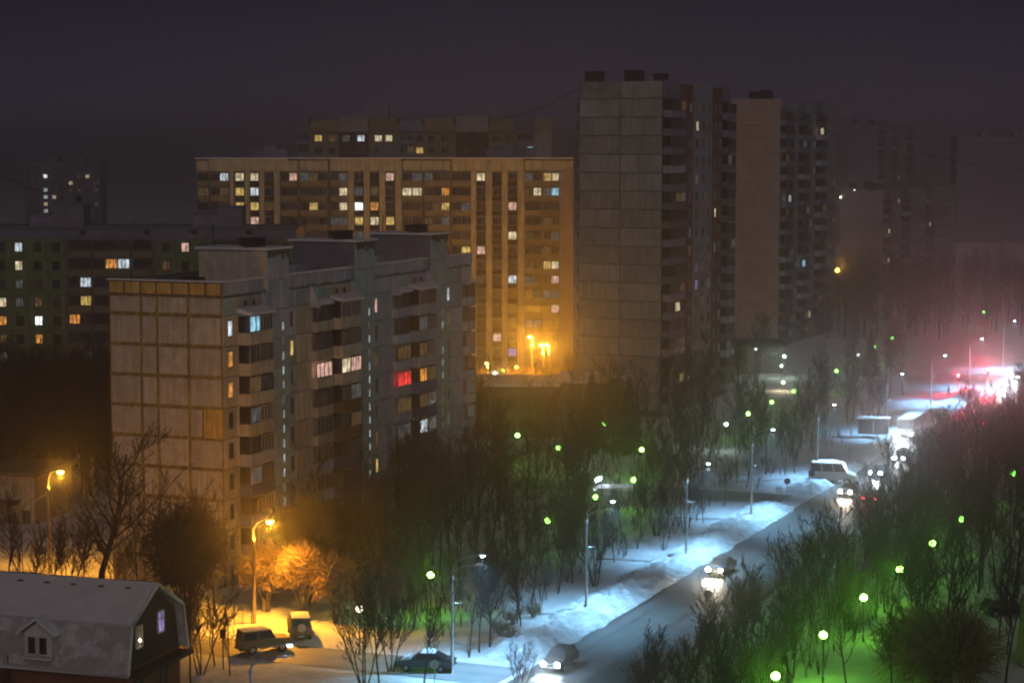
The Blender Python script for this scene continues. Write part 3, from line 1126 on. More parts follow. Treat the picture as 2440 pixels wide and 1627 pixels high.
# ------------------------------------------------------------------ towers and blocks running along the grid
def grid_tower(key, name, label, u, D, w_end, L, floors, fh, roof, endmat, jointmat, cols, seed, endcols=2, panels=True, vents=4, winmat=True, rowmax=99, endname='panel'):
    rnd = random.Random(seed)
    root = block_root(name, label, u, D, GRID)
    wb = MB()
    wb.box(0, L, 0, w_end, -0.5, roof - 0.5)
    wb.build('wall', M[jointmat], root)
    z_top = roof - 2.6
    if panels:
        for fl in range(floors + 1):
            z1 = roof if fl == 0 else z_top - fh * (fl - 1)
            z0 = z_top if fl == 0 else z1 - fh
            for c in range(endcols):
                a, b_ = w_end * c / endcols, w_end * (c + 1) / endcols
                panel(root, a, b_, max(-0.4, z0), z1, endmat, t=0.06, gap=0.06, rz=-math.pi / 2, origin=(-0.003, w_end - (a + b_) / 2, (max(-0.4, z0) + z1) / 2))
    for ci, (kind, a, b_) in enumerate(cols):
        a, b_ = max(0.0, a), min(b_, L)
        if kind in 'bg':
            cm = MB()
            cm.box(a, b_, -0.35, -0.002, -0.5, roof + 0.002 * ci - (0.3 if ci % 2 else 0))
            cm.build('facade_bay', M['brick'] if kind == 'b' else M['greybay'], root)
        else:
            cm = MB()
            cm.box(a, b_, -0.25, -0.003, z_top + 0.02, roof - (0.2 if ci % 2 else -0.1))
            cm.build('attic_panel', M['violetgrey'], root)
        for fl in range(min(floors, rowmax)):
            zt = z_top - fh * fl
            if zt - fh < 0:
                continue
            if kind == 'l':
                balcony(root, a + 0.2, b_ - 0.2, zt - fh + 0.08, rnd.choice(['violetgrey', 'violetgrey', 'greypanel', 'jointgrey']), 1.2, 0.95, 0.0)
                n_ = 2 if b_ - a < 6.5 else 3
                for q in range(n_):
                    w_ = (b_ - a - 0.4) / n_
                    window(key, root, a + 0.2 + w_ * (q + 0.5), zt - 0.95, w_ - 0.1, 1.45, 3, y=-1.17, rnd=rnd, frame='winframe_dark')
            else:
                n_ = max(1, round((b_ - a) / 3.0))
                for q in range(n_):
                    x = a + (b_ - a) * (q + 0.5) / n_
                    window(key, root, x, zt - 1.15, 1.3 if kind == 'g' else 0.9, 1.5, 2 if kind == 'g' else 1, y=-0.36, rnd=rnd)
    if rowmax > 20:
        for w_ in WINDOWS:
            if w_[0] == key:
                f_ = rnd.random()
                if f_ < 0.10:
                    paint(w_[1], LIT['c' if f_ < 0.055 else 'd' if f_ < 0.092 else 'w'])
    for q in range(vents):
        vent(root, rnd.uniform(1, min(L, 30) - 2), rnd.uniform(1.5, w_end - 1.5), roof - 0.5, rnd.uniform(1.2, 2.6), rnd.uniform(1.2, 2.4), rnd.uniform(1.4, 2.8))
    rl = MB()
    for q in range(12):
        rl.tube([(0.3, 0.4 + (w_end - 0.8) * q / 11, roof - 0.5), (0.3, 0.4 + (w_end - 0.8) * q / 11, roof + 0.9)], 0.03, 4)
    rl.tube([(0.3, 0.3, roof + 0.9), (0.3, w_end - 0.3, roof + 0.9)], 0.03, 4)
    rl.build('roof_railing', M['blackmetal'], root)
    return root


M['greybay'] = stone('grey_bay', (0.30, 0.30, 0.34), scale=0.5, amount=0.3, streak=0.3)
B5 = grid_tower('B5', 'panel_tower', 'tall panel tower with blank grey end wall in the middle', 1575, 311, 13.1, 35.4, 17, 2.73, 50.0, 'tower', 'towerjoint',
                [('l', 0.3, 8.0), ('b', 8.2, 14.2), ('g', 14.6, 24.4), ('b', 24.7, 30.0), ('l', 30.2, 35.2)], 21, vents=0)
for q in range(17):                                # balconies of the hidden side peep out at the left edge
    balcony(B5, 2.0, 6.0, 2.0 + 2.73 * q, 'jointgrey', 0.9, 1.0, 13.1 + 0.95, name='balcony')
for (x, y, w_, h) in ((1.6, 11.2, 3.2, 1.9), (1.8, 5.0, 3.4, 2.0), (6.0, 2.2, 2.6, 1.6)):
    vent(B5, x, y, 49.5, w_, w_ * 0.6, h)
light_up('B5', [(1651, 313, 'b'), (1625, 313, 'd'), (1626, 398, 'W'), (1636, 398, 'c'), (1635, 441, 'c'), (1698, 517, 'w'), (1639, 568, 'c'), (1676, 632, 'd'), (1636, 612, 'c'), (1628, 698, 'd'),
                (1628, 823, 'd'), (1628, 910, 'y'), (1698, 357, 'c'), (1722, 752, 'c'), (1722, 831, 'c'), (1707, 596, 'c'), (1656, 691, 'v'), (1597, 660, 'd')], 18)
B6 = grid_tower('B6', 'panel_tower', 'rose walled tower standing behind the grey panel tower', 1853, 420, 15.0, 47.0, 17, 2.73, 50.0, 'pinkwall', 'pinkwall',
                [('l', 0.3, 7.0), ('g', 7.2, 13.5), ('l', 14.0, 20.0), ('g', 20.4, 28.0), ('l', 28.4, 34.5), ('g', 35.0, 46.5)], 22, endcols=2)
light_up('B6', [(1882, 325, 'W'), (1880, 359, 'd'), (1925, 422, 'c'), (1879, 461, 'W'), (1925, 490, 'c'), (1964, 514, 'c'), (1906, 626, 'b'), (1920, 788, 'd'), (1891, 800, 'c')], 16)
B7 = grid_tower('B7', 'distant_tower', 'faint tall tower in haze with two lit windows', 2085, 880, 12.5, 108, 17, 2.73, 50.5, 'pinkwall', 'violetgrey',
                [('l', 1, 8), ('g', 9, 24), ('l', 26, 33), ('g', 36, 58), ('l', 60, 68), ('g', 70, 104)], 23, panels=False, rowmax=12)
light_up('B7', [(2145, 364, 'w'), (2143, 428, 'w')], 40)
B8 = grid_tower('B8', 'distant_block', 'faint nine storey block in haze beyond the towers', 2100, 600, 12.5, 115, 9, 2.8, 28.5, 'violetgrey', 'violetgrey',
                [('l', 1, 7), ('g', 8, 24), ('l', 26, 34), ('g', 36, 60), ('l', 62, 70), ('g', 74, 110)], 24, panels=True)
light_up('B8', [(2190, 523, 'c'), (2175, 600, 'd')], 30)


def frontal_far(key, name, label, u0, u1, vtop, D, seed, rows, lit):
    rnd = random.Random(seed)
    root = block_root(name, label, u0, D, 0.0)
    k = 5000.0 / D
    zt = AT(u0, vtop, D).z
    Lb = (u1 - u0) / k
    wb = MB()
    wb.box(0, Lb, 0, 14, -0.5, zt)
    wb.box(Lb * 0.3, Lb * 0.42, 4, 9, zt, zt + 2.4)
    wb.box(Lb * 0.7, Lb * 0.8, 4, 9, zt, zt + 2.4)
    wb.build('wall', M['violetgrey'], root)
    n_ = int(Lb / 3.4)
    for fl in range(rows):
        for q in range(n_):
            window(key, root, Lb * (q + 0.5) / n_, zt - 2.6 - 2.8 * fl, 1.6, 1.5, 2, y=0.0, rnd=rnd)
    light_up(key, lit, 30)
    return root


frontal_far('B9', 'distant_tower', 'barely visible tall block at the right edge behind haze', 2272, 2470, 328, 900, 31, 9, [])
frontal_far('B10', 'distant_tower', 'faint far tower at the left edge with a column of lights', 66, 246, 388, 850, 32, 9,
            [(101, 423, 'L'), (101, 450, 'W'), (101, 476, 'W'), (101, 502, 'W'), (134, 466, 'w'), (204, 426, 'w'), (188, 426, 'd'), (165, 437, 'w'), (163, 452, 'd'), (175, 453, 'd'), (225, 452, 'd'), (238, 439, 'd'), (118, 491, 'w'), (237, 490, 'c')])

# ------------------------------------------------------------------ low buildings
M['brickred'] = stone('red_brick', (0.20, 0.075, 0.05), scale=3.0, amount=0.35, bump=0.01)
M['darkwood'] = stone('dark_gable', (0.035, 0.028, 0.028), scale=2.5, amount=0.4)
M['whitepaint'] = stone('off_white_paint', (0.62, 0.58, 0.54), scale=4, amount=0.15)
M['school'] = stone('school_wall', (0.17, 0.155, 0.14), scale=0.6, amount=0.3, streak=0.3)
RS = random.Random(40)
sc = thing('school', 'low flat roofed building with snowy roof in front of the grey tower', 'building', (*AT(1095, 900, 288).xy, 0), math.radians(-2), 'low buildings')
k_ = 5000 / 288.0
a = MB()
a.box(0, 245 / k_, 0, 12, -0.5, 7.4)
a.build('wall', M['school'], sc)
a = MB()
a.box(-0.3, 245 / k_ - 0.05, -0.35, 12.2, 7.4, 7.75)
a.build('roof_snow', M['roofsnow'], sc)
a = MB()
a.box(245 / k_, 352 / k_, -3.0, 10, -0.5, 8.2)
a.box(352 / k_ + 0.002, 395 / k_, 4.0, 12, -0.5, 8.15)
a.build('wing_wall', M['school'], sc)
a = MB()
a.box(245 / k_ - 0.3, 352 / k_ + 0.3, -3.3, 10.2, 8.2, 8.5)
a.box(352 / k_ + 0.301, 395 / k_ + 0.3, 3.7, 12.2, 8.15, 8.45)
a.build('wing_roof_snow', M['roofsnow'], sc)
for q in range(7):
    for fl in range(2):
        window('sc', sc, 1.4 + q * 1.9, 1.9 + 3.2 * fl, 1.4, 1.7, 2, y=0.0, rnd=RS, frame='winframe_dark')
an = thing('yard_annex', 'low flat roofed annex at the left edge under the orange lamp', 'building', (*AT(-70, 900, 222).xy, 0), math.radians(-14), 'low buildings')
k_ = 5000 / 222.0
z1 = AT(40, 1128, 222).z
a = MB()
a.box(0, 160 / k_, 0, 9, -0.4, z1)
a.build('wall', M['beige'], an)
a = MB()
a.box(-0.4, 160 / k_ + 0.4, -0.6, 9.4, z1, z1 + 0.35)
a.box(2.0, 160 / k_ - 1.4, -3.4, -0.62, z1 - 2.9, z1 - 2.5)
a.build('roof_slab', M['olive'], an)
for q in range(4):
    window('an', an, 0.9 + q * 1.75, z1 - 4.4, 1.1, 1.5, 2, y=0.0, rnd=RS)
gs = thing('roadside_store', 'small dark flat roofed building at the foot of the rose tower', 'building', (*AT(1745, 900, 372).xy, 0), 0.0, 'low buildings')
k_ = 5000 / 372.0
z1 = AT(1800, 818, 372).z
a = MB()
a.box(0, 125 / k_, 0, 10, -0.4, z1 - 0.5)
a.build('wall', M['school'], gs)
a = MB()
a.box(-0.4, 125 / k_ + 0.5, -1.2, 10, z1 - 0.5, z1)
a.build('roof_slab', M['dark'], gs)
for q in range(3):
    window('gs', gs, 1.8 + q * 2.6, z1 - 2.4, 1.6, 1.6, 2, y=0.0, rnd=RS)

# ------------------------------------------------------------------ snow roofed house
HA = math.radians(-18)
ap = AT(375, 1393, 148)
house = thing('brick_house', 'brick house with snowy gambrel roof and dormer at bottom left', 'house', (ap.x, ap.y, 0), HA)
RZ, BZ, EZ, BY, EY, HL = ap.z, 6.75, 3.4, 3.9, 4.6, 17.0
a = MB()
a.prism([(-4.2, -0.3), (4.2, -0.3), (4.2, 3.6), (-4.2, 3.6)], 0, -HL, -0.45)
a.build('brick_wall', M['brickred'], house)
a = MB()
a.prism([(-4.15, 3.6), (4.15, 3.6), (3.6, BZ - 0.1), (0, RZ - 0.2), (-3.6, BZ - 0.1)], 0, -HL + 0.1, -0.5)
a.build('gable_wall', M['darkwood'], house)


def roof_slab(name, pts, th, mat, x0=-HL, x1=0.0):
    b = MB()
    (ya, za), (yb, zb) = pts
    n = Vector((0, -(zb - za), (yb - ya)))
    n.normalize()
    if n.z < 0:
        n = -n
    o_ = n * th
    nseg, mseg = 60, 12
    for i in range(nseg):
        for j in range(mseg):
            q = []
            for ii, jj in ((i, j), (i + 1, j), (i + 1, j + 1), (i, j + 1)):
                x = x0 + (x1 - x0) * ii / nseg
                y, z = ya + (yb - ya) * jj / mseg, za + (zb - za) * jj / mseg
                d = 0.05 * mnoise.noise(Vector((x * 0.7, y * 0.9, z))) if 0 < jj < mseg else 0
                q.append((x, y + o_.y * (1 + d * 6), z + o_.z * (1 + d * 6)))
            b.quad(*q)
    for i in range(len(b.sm)):
        b.sm[i] = True
    b.quad((x1, ya, za), (x1, yb, zb), (x1, yb + o_.y, zb + o_.z), (x1, ya + o_.y, za + o_.z))
    b.quad((x0, ya, za), (x1, ya, za), (x1, ya + o_.y, za + o_.z), (x0, ya + o_.y, za + o_.z))
    o = b.build(name, mat, house)
    return o


M['scalesnow'] = snow_mat('thin_roof_snow', (0.62, 0.58, 0.58), dirty=0.5, bump=0.03, scale=1.1, grain=5)
roof_slab('roof_slope', ((-BY, BZ), (0, RZ)), 0.22, M['roofsnow'])
roof_slab('roof_slope', ((BY, BZ), (0, RZ)), 0.22, M['roofsnow'])
roof_slab('lower_roof_slope', ((-EY, EZ), (-BY, BZ)), 0.06, M['scalesnow'])
roof_slab('lower_roof_slope', ((EY, EZ), (BY, BZ)), 0.10, M['scalesnow'])
M['tile'] = stone('roof_tile', (0.42, 0.38, 0.38), scale=6, amount=0.4)
tb = MB()                                          # scale shaped tiles poking through thin snow
ty = Vector((0, BY - EY, 0)) * -1
for row in range(15):
    f0 = row / 15.0
    y, z = -EY + (EY - BY) * f0, EZ + (BZ - EZ) * f0
    for q in range(64):
        x = -HL + 0.1 + (q + 0.5 * (row % 2)) * 0.265
        if x > -0.15 or mnoise.noise(Vector((x * 0.35, row * 0.22, 9))) + 0.5 * f0 > 0.22:
            continue
        ny, nz_ = -0.98, 0.2
        o1, o2 = 0.115, 0.07
        dz = (BZ - EZ) / 15
        tb.poly([(x, y + ny * o1, z + 0.02), (x + 0.12, y + ny * o1 * 0.9, z + 0.07), (x + 0.12, y + 0.05 + ny * o2, z + dz * 1.02), (x - 0.12, y + 0.05 + ny * o2, z + dz * 1.02), (x - 0.12, y + ny * o1 * 0.9, z + 0.07)])
        tb.poly([(x - 0.12, y, z + 0.06), (x, y, z + 0.0), (x, y + ny * o1, z + 0.02), (x - 0.12, y + ny * o1 * 0.9, z + 0.07)])
        tb.poly([(x, y, z + 0.0), (x + 0.12, y, z + 0.06), (x + 0.12, y + ny * o1 * 0.9, z + 0.07), (x, y + ny * o1, z + 0.02)])
o = tb.build('tiles', M['tile'], house)
o['kind'] = 'stuff'
vb = MB()                                          # verge boards of the gable, eaves gutter
for p, q in (((-EY, EZ), (-BY, BZ)), ((-BY, BZ), (0, RZ)), ((0, RZ), (BY, BZ)), ((BY, BZ), (EY, EZ))):
    vb.tube([(0.06, p[0], p[1]), (0.06, q[0], q[1])], 0.12, 4)
vb.build('verge_board', M['whitepaint'], house)
gb = MB()
gb.tube([(-HL, -EY - 0.1, EZ - 0.05), (0.1, -EY - 0.1, EZ - 0.05)], 0.09, 6)
gb.build('gutter', M['whitepaint'], house)
for q in range(6):
    sb_ = MB()
    sb_.box(-0.22, 0.22, -0.1, 0.1, 0, 0.13)
    sb_.build('snow_guard', M['dark'], house, (-1.9 - 2.2 * q, -0.75, RZ - 0.28))
# dormer
dx = -7.0
a = MB()
a.box(dx - 1.05, dx + 1.05, -4.72, -3.0, 4.25, 6.0)
a.prism([(dx - 1.05, 6.0), (dx + 1.05, 6.0), (dx, 6.75)], 1, -4.72, -3.0)
a.build('dormer', M['whitepaint'], house)
for s in (-1, 1):
    r_ = MB()
    xa, xb = dx, dx + s * 1.55
    q = [(xa, -5.05, 6.95), (xb, -5.05, 5.85), (xb, -2.6, 5.85), (xa, -2.6, 6.95)]
    if s > 0:
        q = q[::-1]
    t_ = [(p[0], p[1], p[2] + 0.2) for p in q]
    r_.hexa(q[::-1], t_[::-1])
    r_.build('dormer_roof', M['roofsnow'], house)
for s in (-1, 1):
    window('H', house, dx + 0.45 * s, 5.1, 0.78, 1.35, 1, y=-4.72, rnd=RS, frame='whitepaint')
sl = MB()
sl.box(dx - 1.15, dx + 1.15, -5.0, -4.73, 4.12, 4.28)
sl.build('window_sill', M['whitepaint'], house)
# gable windows (face +x)
for y, z, c in ((-2.0, 5.6, 'p'), (1.3, 6.0, 'v')):
    window('H', house, -0.5, z, 1.0, 1.6, 2, y=y, rz=math.pi / 2, frame='whitepaint', split=0.65, mat='d' if c == 'p' else 'v').location = (-0.5, y, z)
for y, z in ((-2.2, 1.9), (1.6, 1.9)):
    window('H', house, -0.45, z, 1.1, 1.4, 2, y=y, rz=math.pi / 2, frame='winframe_dark', rnd=RS).location = (-0.45, y, z)
bl = MB()
bl.box(-0.42, 0.75, -4.0, 4.0, 3.1, 3.4)
bl.build('gable_canopy', M['darkwood'], house)
M['bulb'] = glow('warm_bulb', (1, 0.85, 0.6), 12)
bu = MB()
bu.lathe([(0.03, -0.1), (0.1, -0.04), (0.1, 0.04), (0.03, 0.1)], (0, 0, 0), 10)
bu.build('window_lamp', M['bulb'], house, (-0.36, -2.05, 5.35))

# ------------------------------------------------------------------ lamps
M['led'] = glow('led_white', (0.60, 0.85, 1.0), 40)
M['sodium'] = glow('sodium_orange', (1.0, 0.50, 0.07), 40)
M['greenglobe'] = glow('green_globe', (0.40, 1.0, 0.16), 26)
M['greenmid'] = glow('green_globe_mid', (0.30, 1.0, 0.13), 15)
M['greenlow'] = glow('green_globe_low', (0.28, 1.0, 0.12), 9)
M['tealglobe'] = glow('teal_globe', (0.2, 1.0, 0.5), 6)
M['whiteglobe'] = glow('white_globe', (0.75, 1.0, 0.90), 7)
M['warmglobe'] = glow('warm_globe', (1.0, 0.86, 0.62), 8)
LIGHTS = {}


def lamp_light(name, kind, col, power, parent, loc, rot=None, spot=None, radius=0.12):
    k = (name, kind, col, power, spot)
    if k not in LIGHTS:
        d = bpy.data.lights.new(name, kind)
        d.color = col
        d.energy = power
        d.shadow_soft_size = radius
        if kind != 'SUN':
            d.use_soft_falloff = False
        if spot:
            d.spot_size, d.spot_blend = spot
        LIGHTS[k] = d
    o = bpy.data.objects.new(name, LIGHTS[k])
    COL.objects.link(o)
    o.parent = parent
    o.location = loc
    if rot:
        o.rotation_euler = rot
    return o


def led_mast(base, head_u, head_v, label, lit=True, power=13000):
    """street mast with two curved arms, only the longer one burning"""
    r = thing('street_lamp', label, 'street lamp', base, 0, 'white street lamps along the road')
    h = AT(head_u, head_v, base.y) - base
    ph = h.z - 1.6
    b = MB()
    b.tube([(0, 0, -0.2), (0, 0, 3.0), (0, 0, ph)], [0.13, 0.11, 0.075], 8)
    b.build('pole', M['pole'], r)
    b = MB()
    b.lathe([(0.11, 0), (0.13, 0.06), (0.13, 0.32), (0.09, 0.4)], (0, 0, ph - 0.35), 8)
    b.build('collar', M['pole'], r)
    arm_pts = [(0, 0, ph), (h.x * 0.05, 0, ph + 0.8), (h.x * 0.3, 0, h.z - 0.30), (h.x * 0.65, 0, h.z - 0.08), (h.x, 0, h.z + 0.03)]
    b = MB()
    b.tube(arm_pts, 0.045, 6)
    b.build('arm', M['pole'], r)
    b = MB()
    b.tube([(0, 0, ph - 0.02), (h.x * 0.10, -0.25, ph + 0.45), (h.x * 0.35, -0.6, h.z - 0.75), (h.x * 0.78, -0.9, h.z - 0.55)], 0.045, 6)
    b.build('arm', M['pole'], r)
    hd = MB()
    hd.hexa([(-0.35, -0.16, 0), (0.38, -0.16, 0), (0.38, 0.16, 0), (-0.35, 0.16, 0)], [(-0.3, -0.1, 0.12), (0.3, -0.1, 0.12), (0.3, 0.1, 0.12), (-0.3, 0.1, 0.12)])
    hm = hd.mesh('lamp_head', M['pole'])
    o1 = link('lamp_head', hm, r, (h.x, 0, h.z))
    link('lamp_head', hm, r, (h.x * 0.85, -0.92, h.z - 0.62))
    ls = MB()
    ls.lathe([(0.02, -0.16), (0.12, -0.13), (0.17, -0.06), (0.17, -0.004)], (0, 0, 0), 10)
    ls.build('lens', M['led'], o1)
    lamp_light('led_light', 'SPOT', (0.28, 0.63, 1.0), power, o1, (0, 0, -0.30), spot=(math.radians(124), 0.9), radius=0.12)
    b = MB()
    b.tube([(0.1, 0, 0), (0.75, 0, 0)], 0.03, 5)
    b.tube([(0.1, 0, -0.35), (0.55, 0, -0.35)], 0.02, 5)
    b.build('flag_bracket', M['pole'], r, (0, 0, ph * 0.72))
    return r, base + Vector((0, 0, ph))


mast_tops = []
masts = [((1078, 1603), (1150, 1322), 'white street lamp beside the parked snowy car, green lamp left of it'),
         ((1397, 1470), (1460, 1193), 'white street lamp on the snow bank, second from bottom'),
         ((1635, 1335), (1688, 1103), 'white street lamp on the snow bank above the moving car'),
         ((1790, 1240), (1842, 1022), 'white street lamp just before the side street'),
         ((1947, 1148), (1988, 963), 'white street lamp just past the side street, near the parked minibus'),
         ((2112, 1040), (2150, 890), 'white street lamp beside the bus shelter'),
         ((2218, 966), (2252, 846), 'white street lamp left of the first red traffic light'),
         ((2309, 930), (2340, 806), 'white street lamp between the two red traffic lights'),
         ((2390, 886), (2418, 764), 'farthest white street lamp near the right edge')]
for (bu_, bv_), (hu, hv), lab in masts:
    r_, top = led_mast(G(bu_, bv_), hu, hv, lab)
    mast_tops.append(top)
pb_ = AT(597, 1605, 128)
r_, top = led_mast(Vector((pb_.x, pb_.y, 0)), 690, 1534, 'white street lamp with two arms at the bottom edge below the parked cars', power=2500)


def cable(name, a, b, sag, label, r=0.02, mat='blackmetal', grp='overhead cables'):
    c = MB()
    n = 14
    c.tube([a.lerp(b, i / n) - Vector((0, 0, sag * 4 * (i / n) * (1 - i / n))) for i in range(n + 1)], r, 4)
    o = c.build(name, M[mat])
    return tag(o, label, 'cable', grp)


where = ['snowy car lamp and the second lamp', 'second and third lamps', 'third lamp and the side street lamp', 'lamps on both sides of the side street', 'minibus lamp and the bus shelter lamp']
for i in range(5):
    cable('overhead_cable', mast_tops[i] + Vector((0, 0, -0.4)), mast_tops[i + 1] + Vector((0, 0, -0.4)), 0.5, 'thin sagging cable between the ' + where[i])


def sodium_mast(base, hu, hv, label, power, dY=0.0, grp='orange sodium lamps', glow_share=0.5):
    r = thing('street_lamp', label, 'street lamp', base, 0, grp)
    h = AT(hu, hv, base.y + dY) - base
    ph = h.z - 1.7
    b = MB()
    b.tube([(0, 0, -0.2), (0, 0, ph)], [0.16, 0.11], 8)
    b.build('pole', M['palebark'], r)
    b = MB()
    b.lathe([(0.10, 0), (0.16, 0.05), (0.15, 0.25), (0.07, 0.32)], (0, 0, ph - 0.1), 8)
    b.build('collar', M['pole'], r)
    b = MB()
    b.tube([(0, 0, ph), (0, 0, ph + 0.9), (h.x * 0.2, h.y * 0.2, h.z - 0.25), (h.x * 0.55, h.y * 0.55, h.z + 0.02), (h.x, h.y, h.z + 0.05)], 0.04, 6)
    b.build('arm', M['pole'], r)
    hd = MB()
    hd.hexa([(-0.32, -0.17, 0), (0.36, -0.17, 0), (0.36, 0.17, 0), (-0.32, 0.17, 0)], [(-0.25, -0.1, 0.16), (0.25, -0.1, 0.16), (0.25, 0.1, 0.16), (-0.25, 0.1, 0.16)])
    o1 = hd.build('lamp_head', M['pole'], r, (h.x, h.y, h.z))
    ls = MB()
    ls.lathe([(0.05, -0.32), (0.2, -0.26), (0.31, -0.12), (0.31, -0.004)], (0, 0, 0), 12)
    ls.build('lens', M['sodium'], o1)
    lamp_light('sodium_light', 'POINT', (1.0, 0.40, 0.028), power * glow_share, o1, (0, 0, -0.55), radius=0.2)
    lamp_light('sodium_downlight', 'SPOT', (1.0, 0.40, 0.028), power * 1.5, o1, (0, 0, -0.60), spot=(math.radians(140), 0.8), radius=0.2)
    return r, base + Vector((0, 0, ph))


s1, t1_ = sodium_mast(G(119, 1365), 144, 1122, 'orange street lamp among trees at the left edge', 3400)
s2, t2_ = sodium_mast(G(606, 1490), 643, 1240, 'orange street lamp over the glowing snow and parked cars', 8000)
cable('overhead_cable', t1_ - Vector((0, 0, 0.3)), AT(-60, 1245, 196), 0.5, 'thick cable running left from the orange lamp at the left edge', 0.06, 'pole')
for (u, v, y, lab, pw) in ((1262, 801, 338, 'orange yard lamp on a tall mast by the cream block, highest of the glowing cluster', 7500),
                           (1289, 820, 332, 'orange yard lamp by the cream block, middle of the glowing cluster', 6500),
                           (1302, 820, 330, 'orange yard lamp by the cream block nearest the grey tower', 6000)):
    p = AT(u + 6, v, y)
    sodium_mast(Vector((p.x, p.y, 0)), u, v, lab, pw, glow_share=1.1)
p = AT(1163, 864, 335)
sodium_mast(Vector((p.x, p.y, 0)), 1160, 864, 'small orange lamp beside the shrubs left of the glowing cluster', 1200)

globe_m = MB()
globe_m.lathe([(0.12, -0.24), (0.27, -0.14), (0.31, 0.03), (0.22, 0.20), (0.06, 0.29)], (0, 0, 0), 10)
globe_mesh = globe_m.mesh('globe', M['greenglobe'])
pole_m = MB()
pole_m.tube([(0, 0, -0.3), (0, 0, 0.5), (0, 0, 0.52), (0, 0, 3.38)], [0.10, 0.10, 0.055, 0.045], 7)
pole_m.lathe([(0.05, 0), (0.14, 0.05), (0.14, 0.10), (0.1, 0.14)], (0, 0, 3.34), 10)
pole_mesh = pole_m.mesh('pole', M['blackmetal'])
GREEN = (0.20, 1.0, 0.012)


def globe_lamp(u, v, label, power, mat='greenglobe', col=GREEN, Z=3.72, size=1.0, Y=None):
    p = G(u, v, Z) if Y is None else AT(u, v, Y)
    r = thing('globe_lamp', label, 'park lamp', (p.x, p.y, p.z - Z), 0, 'globe lamps on short poles')
    link('pole', pole_mesh, r)
    g = link('globe', globe_mesh, r, (0, 0, Z))
    g.scale = (size,) * 3
    paint(g, M[mat])
    pw = {'greenglobe': 400, 'greenmid': 190, 'greenlow': 115, 'whiteglobe': 300, 'warmglobe': 340, 'tealglobe': 420}[mat] * size * size
    cl = {'whiteglobe': (0.7, 1.0, 0.88), 'warmglobe': (1.0, 0.78, 0.48), 'tealglobe': (0.04, 1.0, 0.33)}.get(mat, (0.21, 1.0, 0.010))
    lamp_light('globe_light', 'POINT', cl, pw, r, (0, 0, Z + 0.02), radius=0.34 * size)
    return r


for u, v, lab, pw in ((2144, 1356, 'bright green globe lamp in the right park, just below the dimmer ones hidden by twigs', 850),
                      (2058, 1423, 'bright green globe lamp in the right park, second above the bottom right corner row', 800),
                      (1962, 1512, 'bright green globe lamp in the right park, beside the forked tree at the path', 800),
                      (1848, 1610, 'green globe lamp at the bottom edge, lowest of the park row', 750),
                      (2222, 1294, 'green globe lamp behind twigs, next above the brightest park row', 300),
                      (2292, 1237, 'green globe lamp in the right thicket, second of the dim ones going up', 220),
                      (2348, 1183, 'green globe lamp in the right thicket, third of the dim ones going up', 220),
                      (2414, 1128, 'green globe lamp at the right edge, uppermost in the thicket', 260),
                      (1026, 1370, 'bright green globe lamp left of the first white street lamp', 700),
                      (1233, 1037, 'green globe lamp beside the far corner of the panel block', 420),
                      (1331, 1067, 'small green globe lamp in the middle of the dark grove', 200),
                      (1437, 1011, 'small green globe lamp below the low school roof', 160),
                      (1529, 1071, 'largest brightest green globe lamp in the dark grove', 800),
                      (1510, 1143, 'green globe lamp just below the brightest grove lamp', 320),
                      (1419, 1184, 'green globe lamp just above the second white street lamp', 280),
                      (1305, 1240, 'green globe lamp lowest in the dark grove', 280),
                      (1783, 986, 'green globe lamp right of the white grove globe', 360),
                      (1839, 958, 'green globe lamp second right of the white grove globe', 200),
                      (1892, 932, 'green globe lamp third right of the white grove globe', 200),
                      (1993, 884, 'green globe lamp below the far orange light', 160),
                      (2083, 826, 'left of two small green globe lamps far along the avenue', 160),
                      (2126, 806, 'right of two small green globe lamps far along the avenue', 180),
                      (2345, 743, 'far green globe lamp in dark trees above the red traffic lights', 220),
                      (1198, 883, 'left of two small green lamps at the foot of the cream block', 200),
                      (1231, 875, 'right of two small green lamps at the foot of the cream block', 200)):
    globe_lamp(u, v, lab, pw, 'greenglobe' if pw >= 700 and u != 1529 else 'greenmid' if pw >= 300 else 'greenlow')
globe_lamp(1730, 1011, 'white globe lamp in the dark grove among the green ones', 520, 'whiteglobe', (0.75, 1.0, 0.88))
globe_lamp(856, 1450, 'warm white globe lamp beside the bare trees in the yard', 520, 'warmglobe', (1.0, 0.88, 0.62))
globe_lamp(1180, 889, 'small white globe lamp at the foot of the cream block', 200, 'whiteglobe', (0.85, 0.95, 1.0))
globe_lamp(2045, 845, 'tiny pale globe lamp between the avenue green lamps', 60, 'whiteglobe', (0.7, 1.0, 0.95), size=0.8)
globe_lamp(900, 1650, 'green globe lamp just below the bottom edge, greening the snow', 900, 'tealglobe')
globe_lamp(1869, 849, 'white globe lamp by the small store below the rose tower', 380, 'whiteglobe', (0.8, 0.92, 1.0), Y=366)
globe_lamp(1862, 872, 'lower white globe lamp by the small store below the rose tower', 200, 'whiteglobe', (0.8, 0.92, 1.0), Y=362, size=0.8)
globe_lamp(1866, 911, 'pink white globe lamp below the small store lights', 320, 'warmglobe', (1.0, 0.55, 0.45), Y=345)
globe_lamp(1801, 832, 'faint white globe lamp under the store roof', 60, 'whiteglobe', (0.7, 0.85, 1.0), Y=364, size=0.6)


